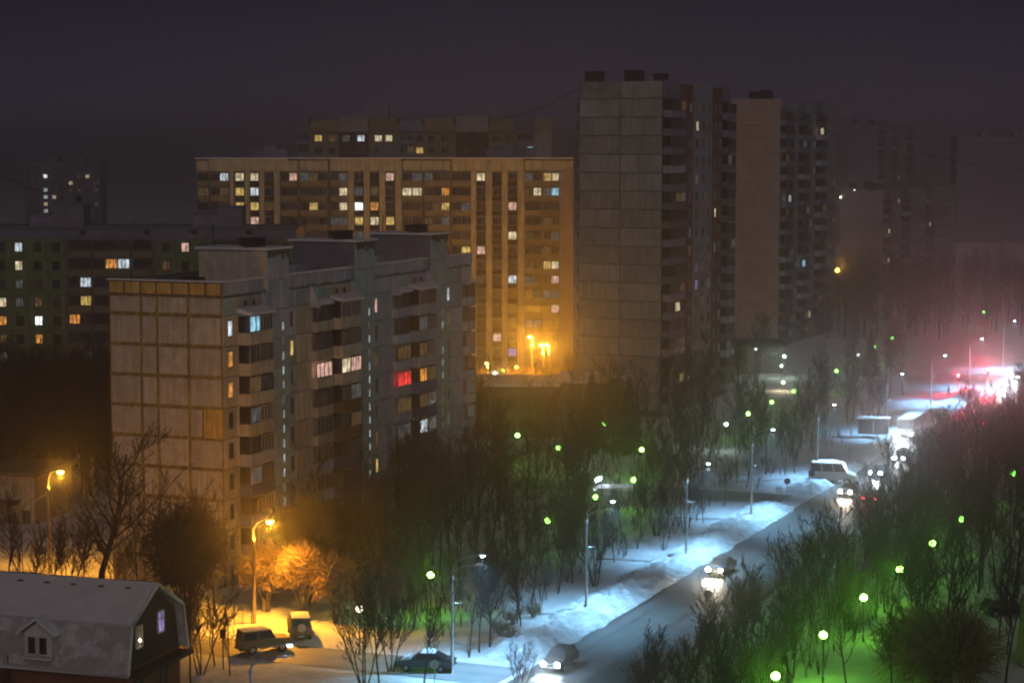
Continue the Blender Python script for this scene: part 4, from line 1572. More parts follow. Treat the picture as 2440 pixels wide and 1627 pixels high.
def wall_lamp(u, v, Y, label, mat, col, power, size):
    p = AT(u, v, Y)
    r = thing('wall_lamp', label, 'wall lamp', (p.x, p.y, p.z), 0, 'lamps on distant roofs and walls')
    b = MB()
    b.tube([(0, 1.2, -0.25), (0, 0.4, 0.1), (0, 0.1, 0.12)], 0.06, 6)
    b.build('bracket', M['blackmetal'], r)
    b = MB()
    b.lathe([(0.1, -0.3), (0.32, -0.18), (0.34, 0.1), (0.12, 0.28)], (0, 0, 0), 12)
    g = b.build('globe', M[mat], r)
    g.scale = (size,) * 3
    lamp_light('wall_light', 'POINT', col, power, r, (0, 0, 0), radius=0.38 * size)


M['sodium_far'] = glow('sodium_far', (1.0, 0.48, 0.07), 25)
wall_lamp(1994, 644, 560, 'lone orange lamp on the wall of the hazy far block', 'sodium_far', (1.0, 0.5, 0.06), 3000, 2.0)
wall_lamp(2003, 470, 590, 'small pale lamp on the roof corner of the hazy far block', 'warmglobe', (1.0, 0.85, 0.7), 300, 0.9)
wall_lamp(2036, 453, 590, 'faint second pale lamp on the roof of the hazy far block', 'warmglobe', (1.0, 0.9, 0.8), 60, 0.4)

# traffic lights
M['redlens'] = glow('red_lens', (1.0, 0.09, 0.14), 60)
M['redlens2'] = glow('red_orange_lens', (1.0, 0.20, 0.09), 120)


def traffic_light(u, v, Y, label, mat, power):
    p = AT(u, v, Y)
    r = thing('traffic_light', label, 'traffic light', (p.x, p.y, 0), 0, 'red traffic lights at the crossing')
    b = MB()
    b.tube([(0, 0.22, -0.1), (0, 0.22, p.z + 0.3)], 0.07, 7)
    b.build('pole', M['pole'], r)
    b = MB()
    b.box(-0.23, 0.23, -0.08, 0.14, p.z - 1.05, p.z + 0.28)
    b.build('housing', M['blackmetal'], r)
    for i in range(3):
        z = p.z - 0.41 * i
        b = MB()
        b.lathe([(0.19, -0.085), (0.18, -0.12), (0.08, -0.16)], (0, 0, z), 14, axis='y')
        b.build('lens', M[mat] if i == 0 else M['dark'], r)
        b = MB()
        b.lathe([(0.17, -0.30), (0.18, -0.082)], (0, 0, z + 0.02), 10, axis='y')
    lamp_light('red_light', 'SPOT', (1.0, 0.05, 0.09), power, r, (0, -0.25, p.z), rot=(math.radians(-84), 0, 0), spot=(math.radians(160), 0.6), radius=0.2)


traffic_light(2283, 894, 343, 'red traffic light on the left of the far crossing', 'redlens', 5000)
traffic_light(2354, 880, 350, 'brighter red traffic light nearer the oncoming headlights', 'redlens2', 12000)

# ------------------------------------------------------------------ signs
M['signback'] = metal('sign_back', (0.25, 0.26, 0.28), 0.5, 0.4)
M['signblue'] = stone('sign_blue', (0.05, 0.09, 0.2), scale=6, amount=0.2)
M['signwhite'] = stone('sign_white', (0.7, 0.74, 0.76), scale=6, amount=0.1)
M['signdark'] = stone('sign_dark', (0.05, 0.04, 0.07), scale=6, amount=0.2)
M['signgreen'] = stone('sign_pale', (0.45, 0.55, 0.55), scale=6, amount=0.15)


def round_sign(u, v, zc, label, face, rad=0.35, mark=True, Y=None, rect=None):
    p = G(u, v, zc) if Y is None else AT(u, v, Y)
    r = thing('road_sign', label, 'road sign', (p.x, p.y, 0), 0, 'road signs')
    b = MB()
    b.tube([(0, 0.05, -0.3), (0, 0.05, p.z + 0.3)], 0.035, 6)
    b.build('post', M['pole'], r)
    b = MB()
    if rect:
        b.box(-rect[0] / 2, rect[0] / 2, -0.02, 0.01, p.z - rect[1] / 2, p.z + rect[1] / 2)
    else:
        b.lathe([(rad * 0.98, -0.025), (rad, -0.02), (rad, 0.0), (rad * 0.95, 0.01)], (0, 0, p.z), 24, axis='y')
    b.build('plate', M[face], r)
    if mark and rect:
        b = MB()
        for i in range(3):
            b.box(-rect[0] * 0.34 + i * rect[0] * 0.25, -rect[0] * 0.34 + i * rect[0] * 0.25 + rect[0] * 0.17, -0.03, -0.021, p.z - 0.04, p.z + rect[1] * 0.3)
            b.box(-rect[0] * 0.34 + i * rect[0] * 0.25, -rect[0] * 0.34 + i * rect[0] * 0.25 + rect[0] * 0.12, -0.03, -0.021, p.z - rect[1] * 0.32, p.z - 0.08)
        b.build('symbol', M['signdark'], r)
    elif mark:
        b = MB()
        b.box(-rad * 0.13, rad * 0.13, -0.04, -0.027, p.z - rad * 0.55, p.z + rad * 0.55)
        b.build('symbol', M['signback'], r)
    return r


round_sign(1687, 1415, 3.1, 'dark round back of a sign above the thicket beside the road', 'signdark', 0.37, False)
round_sign(1025, 1511, 2.6, 'dark round sign behind the parked snowy car', 'signdark', 0.3, False)
round_sign(1035, 1582, 2.2, 'pale round sign in front of the parked snowy car', 'signgreen', 0.34, True)
round_sign(1876, 1146, 2.4, 'dark round sign at the corner of the side street', 'signblue', 0.36, False)
round_sign(1934, 1127, 2.6, 'dark square sign on a post left of the parked minibus', 'signblue', 0.36, False, rect=(0.7, 0.7))
round_sign(1856, 1168, 1.2, 'white board sign beside the side street', 'signwhite', 0.3, False, rect=(0.75, 0.8))
round_sign(2305, 911, 3.0, 'white square sign with dark symbols near the traffic lights', 'signwhite', 0.3, True, Y=340, rect=(0.85, 0.95))

# ------------------------------------------------------------------ vehicles
M['carpaint_dark'] = metal('dark_car_paint', (0.03, 0.032, 0.04), 0.3, 0.2)
M['carpaint_silver'] = metal('silver_car_paint', (0.30, 0.31, 0.33), 0.35, 0.5)
M['carpaint_white'] = metal('white_car_paint', (0.62, 0.63, 0.64), 0.35, 0.0)
M['carpaint_khaki'] = metal('khaki_car_paint', (0.16, 0.14, 0.09), 0.45, 0.1)
M['carpaint_blue'] = metal('blue_car_paint', (0.05, 0.09, 0.18), 0.3, 0.3)
M['tyre'] = stone('tyre', (0.02, 0.02, 0.02), scale=8, amount=0.3)
M['rim'] = metal('wheel_rim', (0.4, 0.4, 0.42), 0.35, 0.8)
M['beam'] = glow('headlight', (0.75, 0.92, 1.0), 220)
M['beam_warm'] = glow('headlight_warm', (1.0, 0.88, 0.70), 160)
M['tail'] = glow('tail_light', (1.0, 0.04, 0.06), 14)
M['deadlamp'] = metal('unlit_lamp', (0.3, 0.28, 0.28), 0.2, 0.2)

wheel_parts = {}


def wheel(parent, x, y, r, s):
    k = round(r, 2)
    if k not in wheel_parts:
        t = MB()
        t.lathe([(r * 0.62, -0.1), (r * 0.95, -0.1), (r, -0.06), (r, 0.06), (r * 0.95, 0.1), (r * 0.62, 0.1)], (0, 0, 0), 18, axis='y')
        h = MB()
        h.lathe([(r * 0.12, -0.115), (r * 0.6, -0.107), (r * 0.6, 0.107), (r * 0.12, 0.115)], (0, 0, 0), 12, axis='y')
        wheel_parts[k] = (t.mesh('tyre', M['tyre']), h.mesh('rim', M['rim']))
    w = link('wheel', wheel_parts[k][0], parent, (x, y, r))
    link('rim', wheel_parts[k][1], w)


SHAPES = {   # lower body outline (x, z), cabin: rear base, rear top, front top, front base, top z, belt z
    'sedan': dict(L=4.5, W=1.75, body=[(-2.25, 0.35), (2.2, 0.3), (2.27, 0.62), (1.95, 0.82), (0.95, 0.95), (-1.35, 1.0), (-2.1, 0.98), (-2.27, 0.8)], cab=(-1.75, -0.85, 0.3, 1.05, 1.45, 0.93)),
    'hatch': dict(L=4.0, W=1.7, body=[(-2.0, 0.35), (1.95, 0.3), (2.02, 0.65), (1.75, 0.85), (0.85, 0.98), (-1.6, 1.02), (-1.98, 0.95)], cab=(-1.95, -1.5, 0.25, 0.95, 1.5, 0.96)),
    'suv': dict(L=4.2, W=1.75, body=[(-2.1, 0.5), (2.05, 0.48), (2.12, 0.9), (2.0, 1.12), (0.85, 1.2), (-2.05, 1.22), (-2.12, 1.0)], cab=(-2.08, -1.95, 0.35, 0.75, 1.92, 1.17)),
    'van': dict(L=5.4, W=2.0, body=[(-2.7, 0.45), (2.6, 0.4), (2.72, 0.8), (2.55, 1.15), (1.75, 1.35), (-2.68, 1.35), (-2.72, 1.0)], cab=(-2.68, -2.62, 1.15, 1.75, 2.45, 1.32)),
    'bus': dict(L=9.5, W=2.4, body=[(-4.7, 0.4), (4.7, 0.4), (4.76, 0.9), (4.74, 1.45), (-4.74, 1.45), (-4.76, 0.9)], cab=(-4.74, -4.7, 4.5, 4.72, 2.95, 1.42)),
}


def vehicle(name, label, cat, shape, paintname, loc, yaw, head=None, tail=False, snow=0.0, group='vehicles', power=0, spare=False, pair=1.0):
    sh = SHAPES[shape]
    W2 = sh['W'] / 2
    r = thing(name, label, cat, loc, yaw, group)
    b = MB()
    pts = sh['body']
    n = len(pts)
    ring = []
    for yy, ins in ((-W2, 0.06), (-W2 + 0.06, 0.0), (W2 - 0.06, 0.0), (W2, 0.06)):
        ring.append([(x * (1 - ins * 0.3), yy, z + (ins * 0.5 if z < 0.6 else -ins * 0.5)) for x, z in pts])
    base = 0
    for q in ring:
        b.v += q
    for i in range(3):
        for j in range(n):
            k2 = (j + 1) % n
            b.f.append((i * n + j, i * n + k2, (i + 1) * n + k2, (i + 1) * n + j))
            b.m.append(0)
            b.sm.append(False)
    b.f.append(tuple(reversed(range(n))))
    b.f.append(tuple(3 * n + j for j in range(n)))
    b.m += [0, 0]
    b.sm += [False, False]
    body = b.build('body', M[paintname], r)
    rb, rt, ft, fb, tz, bz = sh['cab']
    wi = W2 - 0.05
    wt_ = W2 - (0.22 if shape in ('sedan', 'hatch') else 0.13)
    c = MB()
    c.hexa([(rb, -wi, bz), (fb, -wi, bz), (fb, wi, bz), (rb, wi, bz)], [(rt, -wt_, tz), (ft, -wt_, tz), (ft, wt_, tz), (rt, wt_, tz)])
    c.build('cabin', M[paintname], r)

    def lerp3(p, q, f):
        return tuple(p[i] + (q[i] - p[i]) * f for i in range(3))

    def win(p00, p10, p11, p01, out, m0=0.08, m1=0.12):
        # quad glass inset on a cabin face, 8 mm proud
        w = MB()
        lo0, lo1 = lerp3(p00, p10, m0), lerp3(p00, p10, 1 - m0)
        hi0, hi1 = lerp3(p01, p11, m0), lerp3(p01, p11, 1 - m0)
        q = [lerp3(lo0, hi0, m1), lerp3(lo1, hi1, m1), lerp3(lo1, hi1, 1 - m1), lerp3(lo0, hi0, 1 - m1)]
        q = [tuple(a_ + o_ * 0.012 for a_, o_ in zip(p_, out)) for p_ in q]
        w.quad(*q)
        w.build('window', M['glass'], r)
    for s in (-1, 1):
        A, B_, C_, D_ = (rb, s * wi, bz), (fb, s * wi, bz), (ft, s * wt_, tz), (rt, s * wt_, tz)
        nwin = 2 if shape in ('sedan', 'hatch', 'suv') else (3 if shape == 'van' else 6)
        for i in range(nwin):
            f0, f1 = i / nwin, (i + 1) / nwin
            win(lerp3(A, B_, f0), lerp3(A, B_, f1), lerp3(D_, C_, f1), lerp3(D_, C_, f0), (0, s, 0.2), 0.05 if nwin > 2 else 0.07)
    win((fb, -wi, bz), (fb, wi, bz), (ft, wt_, tz), (ft, -wt_, tz), (1, 0, 0.5))
    win((rb, -wi, bz), (rb, wi, bz), (rt, wt_, tz), (rt, -wt_, tz), (-1, 0, 0.3))
    wr = 0.31 if shape in ('sedan', 'hatch') else 0.38 if shape != 'bus' else 0.48
    ax = sh['L'] * 0.30
    for x in (-ax, ax):
        for s in (-1, 1):
            wheel(r, x, s * (W2 - 0.10), wr, s)
    fx = max(p[0] for p in pts)
    rx = min(p[0] for p in pts)
    hz = 0.66 if shape in ('sedan', 'hatch') else 0.88
    lm = MB()
    lm.lathe([(0.19, 0), (0.20, 0.03), (0.14, 0.09)], (0, 0, 0), 14, axis='x')
    hm = lm.mesh('headlight', M['deadlamp'])
    for s in (-1, 1):
        o = link('headlight', hm, r, (fx - 0.03, s * (W2 - 0.28), hz))
        paint(o, M[head] if head else M['deadlamp'])
    if head and power:
        col = (0.85, 0.95, 1.0) if head == 'beam' else (1.0, 0.86, 0.66)
        lamp_light('headlight_beam', 'SPOT', col, power, r, (fx + 0.25, 0, hz), rot=(math.radians(79), 0, -math.pi / 2), spot=(math.radians(90), 1.0), radius=0.2)
    tm = MB()
    tm.box(-0.05, 0.03, -0.14, 0.14, -0.09, 0.09)
    tmesh = tm.mesh('tail_light', M['deadlamp'])
    for s in (-1, 1):
        o = link('tail_light', tmesh, r, (rx + 0.0, s * (W2 - 0.2), hz + 0.12))
        paint(o, M['tail'] if tail else M['deadlamp'])
    if tail:
        o = link('brake_light', tmesh, r, (rb - 0.02, 0, bz + 0.1))
        o.scale = (1, 0.8, 0.35)
        paint(o, M['tail'])
        lamp_light('tail_glow', 'POINT', (1.0, 0.04, 0.05), 60, r, (rx - 0.35, 0, hz), radius=0.3)
    for xx, sg in ((fx + 0.055, 1), (rx - 0.055, -1)):
        pl_ = MB()
        pl_.box(xx - 0.012, xx + 0.012, -0.26, 0.26, 0.40, 0.51)
        pl_.build('number_plate', M['signwhite'], r)
    gr_ = MB()
    for q in range(3):
        gr_.box(fx - 0.06, fx - 0.005, -0.42, 0.42, 0.57 + 0.07 * q, 0.60 + 0.07 * q)
    gr_.build('grille', M['dark'], r)
    bm_ = MB()
    bm_.box(fx - 0.05, fx + 0.06, -W2 + 0.12, W2 - 0.12, 0.36, 0.52)
    bm_.build('bumper', M['dark'], r)
    bm_ = MB()
    bm_.box(rx - 0.06, rx + 0.05, -W2 + 0.12, W2 - 0.12, 0.38, 0.54)
    bm_.build('bumper', M['dark'], r)
    if spare:
        t = MB()
        t.lathe([(0.1, 0.0), (0.34, 0.0), (0.36, -0.05), (0.36, -0.17), (0.3, -0.2), (0.1, -0.18)], (rx - 0.02, 0, 1.15), 18, axis='x')
        t.build('spare_wheel', M['beige'], r)
    if snow:
        t = MB()
        gx_, gy_ = 10, 6
        def sp(i, j):
            x = rt + (ft - rt) * i / gx_
            y = -wt_ + 2 * wt_ * j / gy_
            edge = min(i, gx_ - i) / gx_ * 4, min(j, gy_ - j) / gy_ * 4
            return (x, y, tz + 0.01 + snow * min(1.0, min(edge)) * (0.8 + 0.3 * mnoise.noise(Vector((x, y, 3)))))
        for i in range(gx_):
            for j in range(gy_):
                t.quad(sp(i, j), sp(i + 1, j), sp(i + 1, j + 1), sp(i, j + 1))
        t.sm = [True] * len(t.sm)
        t.build('roof_snow', M['roofsnow'], r)
        if shape in ('sedan', 'hatch'):
            t = MB()
            t.hexa([(fb + 0.02, -wi + 0.1, 0.96), (fx - 0.45, -wi + 0.15, 0.84), (fx - 0.45, wi - 0.15, 0.84), (fb + 0.02, wi - 0.1, 0.96)],
                   [(fb + 0.02, -wi + 0.15, 0.98 + snow * 0.7), (fx - 0.55, -wi + 0.2, 0.86 + snow * 0.5), (fx - 0.55, wi - 0.2, 0.86 + snow * 0.5), (fb + 0.02, wi - 0.15, 0.98 + snow * 0.7)])
            t.build('bonnet_snow', M['roofsnow'], r)
    return r


TOWARD = math.atan2(-ROADDIR.y, -ROADDIR.x)
AWAY = math.atan2(ROADDIR.y, ROADDIR.x)
onc = [(1311, 1583, 'hatch', 'carpaint_dark', 'beam', 2500, 'oncoming car with glaring headlights at the bottom edge'),
       (1702, 1358, 'sedan', 'carpaint_dark', 'beam_warm', 2200, 'oncoming car with warm headlights alone on the middle of the road'),
       (2014, 1172, 'hatch', 'carpaint_dark', 'beam_warm', 900, 'oncoming car with weak headlights behind thicket twigs'),
       (2086, 1127, 'sedan', 'carpaint_blue', 'beam', 2200, 'oncoming car with bluish headlights just past the minibus'),
       (2141, 1092, 'hatch', 'carpaint_white', 'beam', 2200, 'oncoming car directly below the glaring bus headlights'),
       (2155, 1034, 'bus', 'carpaint_white', 'beam', 9000, 'bus with two round glaring headlights by the bus shelter'),
       (2388, 918, 'sedan', 'carpaint_dark', 'beam', 9000, 'first oncoming car in the far glare below the traffic lights'),
       (2418, 898, 'hatch', 'carpaint_silver', 'beam', 9000, 'second oncoming car in the far glare at the right edge')]
for u, v, shp, pn, hd, pw, lab in onc:
    p = G(u, v, 0.66 if shp != 'bus' else 0.88)
    L_ = SHAPES[shp]['L'] / 2
    q = Vector((p.x, p.y, 0)) + ROADDIR * L_
    vehicle('car' if shp != 'bus' else 'bus', lab, 'car' if shp != 'bus' else 'bus', shp, pn, (q.x, q.y, 0.016), TOWARD, head=hd, power=pw, group='traffic on the road')
for u, v, shp, pn, lab in ((2071, 1187, 'sedan', 'carpaint_dark', 'car driving away with red tail lights behind thicket, lowest of three'),
                           (2332, 1008, 'hatch', 'carpaint_dark', 'car driving away with red tail lights behind thicket, middle of three'),
                           (2388, 974, 'sedan', 'carpaint_silver', 'car driving away with red tail lights, highest of three near the edge')):
    p = G(u, v, 0.8)
    q = Vector((p.x, p.y, 0)) + ROADDIR * 2.2
    vehicle('car', lab, 'car', shp, pn, (q.x, q.y, 0.016), AWAY, tail=True, group='traffic on the road')
q = RD(SIDE_S + 1.4, road_t(*G(1352, 1168).xy))
vehicle('car', 'car with white headlights on the side street, mostly hidden by the grove', 'car', 'hatch', 'carpaint_white', (q.x, q.y, 0.01), math.atan2(-ROADN.y, -ROADN.x) + math.pi, head='beam', power=1500, group='traffic on the road')

NANG = math.atan2(ROADN.y, ROADN.x)
p = G(1012, 1602)
vehicle('parked_car', 'dark parked car under snow at the bottom beside the lamp post', 'car', 'sedan', 'carpaint_dark', (p.x, p.y + 0.9, 0.02), NANG + math.radians(14) + math.pi, snow=0.26, group='parked vehicles')
p = G(616, 1560)
vehicle('parked_car', 'khaki boxy car parked under the orange lamp', 'car', 'suv', 'carpaint_khaki', (p.x + 0.3, p.y + 1.0, 0.05), math.radians(28), snow=0.16, group='parked vehicles')
p = G(672, 1532)
vehicle('parked_car', 'boxy car with spare wheel parked behind the khaki one', 'car', 'suv', 'carpaint_khaki', (p.x + 1.2, p.y + 2.2, 0.10), math.radians(100), snow=0.2, spare=True, group='parked vehicles')
p = G(1985, 1150)
vehicle('minibus', 'white minibus with snowy roof standing beyond the side street', 'minibus', 'van', 'carpaint_white', (p.x, p.y, 0.05), NANG + math.radians(8), snow=0.3, group='parked vehicles')
p = G(2395, 1467)
vehicle('parked_car', 'dark car parked at the right edge above the round bush', 'car', 'hatch', 'carpaint_dark', (p.x, p.y, 0.05), math.radians(10), snow=0.22, group='parked vehicles')
# pale box body leaning into the right edge
p = G(2470, 1590)
bx = thing('utility_cabin', 'beige cabin corner cut by the right edge', 'cabin', (p.x, p.y, 0), 0)
a = MB()
a.hexa([(-1.42, -1.2, 0.45), (1.4, -1.2, 0.45), (1.4, 1.2, 0.45), (-1.42, 1.2, 0.45)], [(-0.98, -1.0, 5.6), (1.4, -1.0, 5.6), (1.4, 1.0, 5.6), (-0.98, 1.0, 5.6)])
a.build('shell', M['beige'], bx)
a = MB()
a.box(-1.05, 1.2, -1.0, 1.0, -0.2, 0.45)
a.build('plinth', M['brown'], bx)

# bus shelter
p = G(2112, 1046)
sh_ = thing('bus_shelter', 'bus shelter with snowy flat roof beside the bus', 'bus shelter', (p.x - 1.5, p.y + 2.0, 0), NANG * 0 - 0.2)
a = MB()
a.box(-2.3, 2.3, -0.9, 0.9, 2.45, 2.6)
a.build('roof', M['dark'], sh_)
a = MB()
a.box(-2.35, 2.35, -0.95, 0.95, 2.603, 2.82)
a.build('roof_snow', M['roofsnow'], sh_)
for x in (-2.1, 0, 2.1):
    a = MB()
    a.box(x - 0.05, x + 0.05, 0.7, 0.8, 0, 2.45)
    a.build('post', M['pole'], sh_)
for x in (-1.05, 1.05):
    a = MB()
    a.box(x - 0.98, x + 0.98, 0.73, 0.76, 0.3, 2.3)
    a.build('glass_panel', M['glass'], sh_)
a = MB()
a.box(-1.6, 1.6, 0.3, 0.65, 0.42, 0.5)
a.build('bench', M['brown'], sh_)

# wire fence in the yard
fr = thing('fence', 'thin wire mesh fence before the glowing snow left of the orange lamp', 'fence')
fa, fb_ = G(432, 1500), G(600, 1492)
n_ = 8
for i in range(n_ + 1):
    q = fa.lerp(fb_, i / n_)
    a = MB()
    a.tube([(q.x, q.y, -0.2), (q.x, q.y, 1.7)], 0.035, 5)
    a.build('post', M['blackmetal'], fr)
for z in [0.15 + 0.17 * i for i in range(10)]:
    a = MB()
    a.tube([(fa.x, fa.y, z), (fb_.x, fb_.y, z)], 0.012, 3)
    a.build('wire', M['blackmetal'], fr)
a = MB()
for i in range(36):
    q = fa.lerp(fb_, (i + 0.5) / 36)
    a.tube([(q.x, q.y, 0.1), (q.x, q.y, 1.68)], 0.010, 3)
o = a.build('mesh_wires', M['blackmetal'], fr)
o['kind'] = 'stuff'
# small post with a box in the yard
p = G(532, 1595)
nb_ = thing('notice_post', 'dark box on a post left of the parked khaki car', 'post box', (p.x, p.y, 0))
a = MB()
a.tube([(0, 0, -0.2), (0, 0, 2.6)], 0.06, 6)
a.build('post', M['blackmetal'], nb_)
a = MB()
a.box(-0.22, 0.22, -0.15, 0.15, 2.5, 3.2)
a.build('box', M['blackmetal'], nb_)

# cables in the sky
cable('overhead_cable', AT(1378, 212, 318), AT(1180, 285, 452), 1.0, 'thin cable from the grey tower roof to the brown block roof', 0.07)
cable('overhead_cable', AT(-40, 395, 318), AT(125, 462, 322), 0.6, 'thin cable slanting down to the green block roof at the left edge', 0.05)
cable('overhead_cable', AT(2190, 365, 600), AT(2480, 405, 600), 1.0, 'thin cable crossing the hazy sky at the right edge', 0.09)

# ------------------------------------------------------------------ people near the far crossing
M['coat_dark'] = stone('dark_coat', (0.03, 0.03, 0.04), scale=8, amount=0.3)
M['skin'] = stone('skin', (0.45, 0.30, 0.24), scale=12, amount=0.1)
M['hat'] = stone('knit_hat', (0.06, 0.04, 0.05), scale=12, amount=0.3)


def person(loc, yaw, label, stride=0.22, hgt=1.72):
    r = thing('person', label, 'person', loc, yaw, 'people at the far crossing')
    k = hgt / 1.72
    J = [((0, 0, 0.92), 0.15), ((0, 0, 1.12), 0.15), ((0, 0, 1.36), 0.17), ((0, 0, 1.48), 0.07), ((0, 0.02, 1.56), 0.075), ((0, 0.02, 1.66), 0.07)]
    E = [(0, 1), (1, 2), (2, 3), (3, 4), (4, 5)]
    for s in (-1, 1):
        i = len(J)
        J += [((s * 0.19, 0, 1.40), 0.075), ((s * 0.26, -s * stride * 0.4, 1.15), 0.06), ((s * 0.25, -s * stride * 0.7 + 0.08, 0.90), 0.045), ((s * 0.25, -s * stride * 0.7 + 0.11, 0.81), 0.04)]
        E += [(2, i), (i, i + 1), (i + 1, i + 2), (i + 2, i + 3)]
        i = len(J)
        J += [((s * 0.10, 0, 0.84), 0.11), ((s * 0.10, s * stride * 0.6, 0.47), 0.08), ((s * 0.10, s * stride, 0.09), 0.055), ((s * 0.11, s * stride + 0.15, 0.045), 0.045)]
        E += [(0, i), (i, i + 1), (i + 1, i + 2), (i + 2, i + 3)]
    me = bpy.data.meshes.new('body')
    me.from_pydata([tuple(c * k for c in j[0]) for j in J], E, [])
    o = link('body', me, r)
    me.materials.append(M['coat_dark'])
    mod = o.modifiers.new('skin', 'SKIN')
    for i, j in enumerate(J):
        me.skin_vertices[0].data[i].radius = (j[1] * k, j[1] * k)
    me.skin_vertices[0].data[0].use_root = True
    o.modifiers.new('sub', 'SUBSURF').levels = 1
    o.modifiers['sub'].render_levels = 1
    h = MB()
    h.lathe([(0.05, 1.50), (0.085, 1.54), (0.095, 1.60), (0.09, 1.66)], (0, 0.03, 0), 10)
    h.lathe([(0.018, 1.575), (0.015, 1.60)], (0, 0.13, 0), 6)
    h.build('face', M['skin'], r)
    h = MB()
    h.lathe([(0.105, 1.63), (0.105, 1.69), (0.07, 1.75), (0.02, 1.77)], (0, 0.01, 0), 10)
    h.build('hat', M['hat'], r)
    return r


p = G(2260, 944)
person((p.x, p.y, 0.0), math.radians(80), 'person in dark coat walking left of the traffic light pole')
p = G(2288, 950)
person((p.x, p.y, 0.0), math.radians(-60), 'person in dark coat standing directly below the left traffic light', 0.05)
p = G(2300, 942)
person((p.x, p.y, 0.0), math.radians(20), 'person in dark coat standing beside the white square sign', 0.05, 1.65)

# ------------------------------------------------------------------ bare winter trees
def rot_about(v, ax, a):
    return Matrix.Rotation(a, 3, ax) @ v


def grow(mb, tw, rnd, p, d, length, r, level, maxlev, up=0.10, kids=(6, 5, 4), spread=0.75, segs=5, twig_r=0.010, keep=None):
    """one branch and what grows from it; thick wood goes to mb, thin twigs to tw"""
    pts, rad = [p.copy()], [r]
    cur, dd = p.copy(), d.normalized()
    for i in range(segs):
        dd = (dd + Vector((rnd.gauss(0, 0.10), rnd.gauss(0, 0.10), rnd.gauss(0, 0.06) + up)) * (1.0 if level else 0.6)).normalized()
        cur = cur + dd * (length / segs)
        pts.append(cur.copy())
        rad.append(max(twig_r * 0.6, r * (1 - 0.82 * (i + 1) / segs)))
    tgt = mb if level <= (0 if keep is None else keep) else tw
    tgt.tube(pts, rad, 7 if level == 0 else (4 if level == 1 else 3), cap=False)
    if level >= maxlev:
        return
    n = kids[min(level, len(kids) - 1)]
    n = max(1, int(n * rnd.uniform(0.8, 1.25)))
    lo = 0.28 if level == 0 else 0.15
    for k in range(n):
        f = lo + (0.98 - lo) * (k + rnd.random()) / n
        x = f * segs
        i = min(segs - 1, int(x))
        q = pts[i].lerp(pts[i + 1], x - i)
        axis_d = (pts[i + 1] - pts[i]).normalized()
        side = axis_d.cross(Vector((rnd.gauss(0, 1), rnd.gauss(0, 1), rnd.gauss(0, 0.4))))
        if side.length < 1e-4:
            continue
        side.normalize()
        nd = rot_about(axis_d, side, spread * rnd.uniform(0.65, 1.25))
        fl = (1 - 0.55 * f) if level == 0 else (1 - 0.5 * f)
        ln = length * (0.50 if level == 0 else 0.52) * fl * rnd.uniform(0.7, 1.2)
        nr = max(twig_r, rad[i] * 0.55)
        grow(mb, tw, rnd, q, nd, ln, nr, level + 1, maxlev, up * 1.25, kids, spread, max(2, segs - 1) if level < 1 else 3, twig_r, keep)


PROTO = {}


def proto(key, name, trunk_mb, crown_mb, bark, twig):
    PROTO[key] = (trunk_mb.mesh('trunk', M[bark]), crown_mb.mesh('crown', M[twig]), name)


def young(seed, h, kids=(13, 7, 4), spread=0.62, r=0.085):
    rnd = random.Random(seed)
    a, b = MB(), MB()
    grow(a, b, rnd, Vector((0, 0, -0.3)), Vector((rnd.gauss(0, 0.03), rnd.gauss(0, 0.03), 1)), h, r, 0, 3, 0.09, kids, spread, 7, 0.021)
    return a, b


def multi(seed, h, stems=4):
    rnd = random.Random(seed)
    a, b = MB(), MB()
    for s in range(stems):
        w = 2 * math.pi * s / stems + rnd.uniform(-0.5, 0.5)
        grow(a, b, rnd, Vector((0.15 * math.cos(w), 0.15 * math.sin(w), -0.3)), Vector((0.28 * math.cos(w), 0.28 * math.sin(w), 1)), h * rnd.uniform(0.75, 1.05), 0.07, 0, 3, 0.06, (11, 7, 4), 0.55, 6, 0.020)
    return a, b


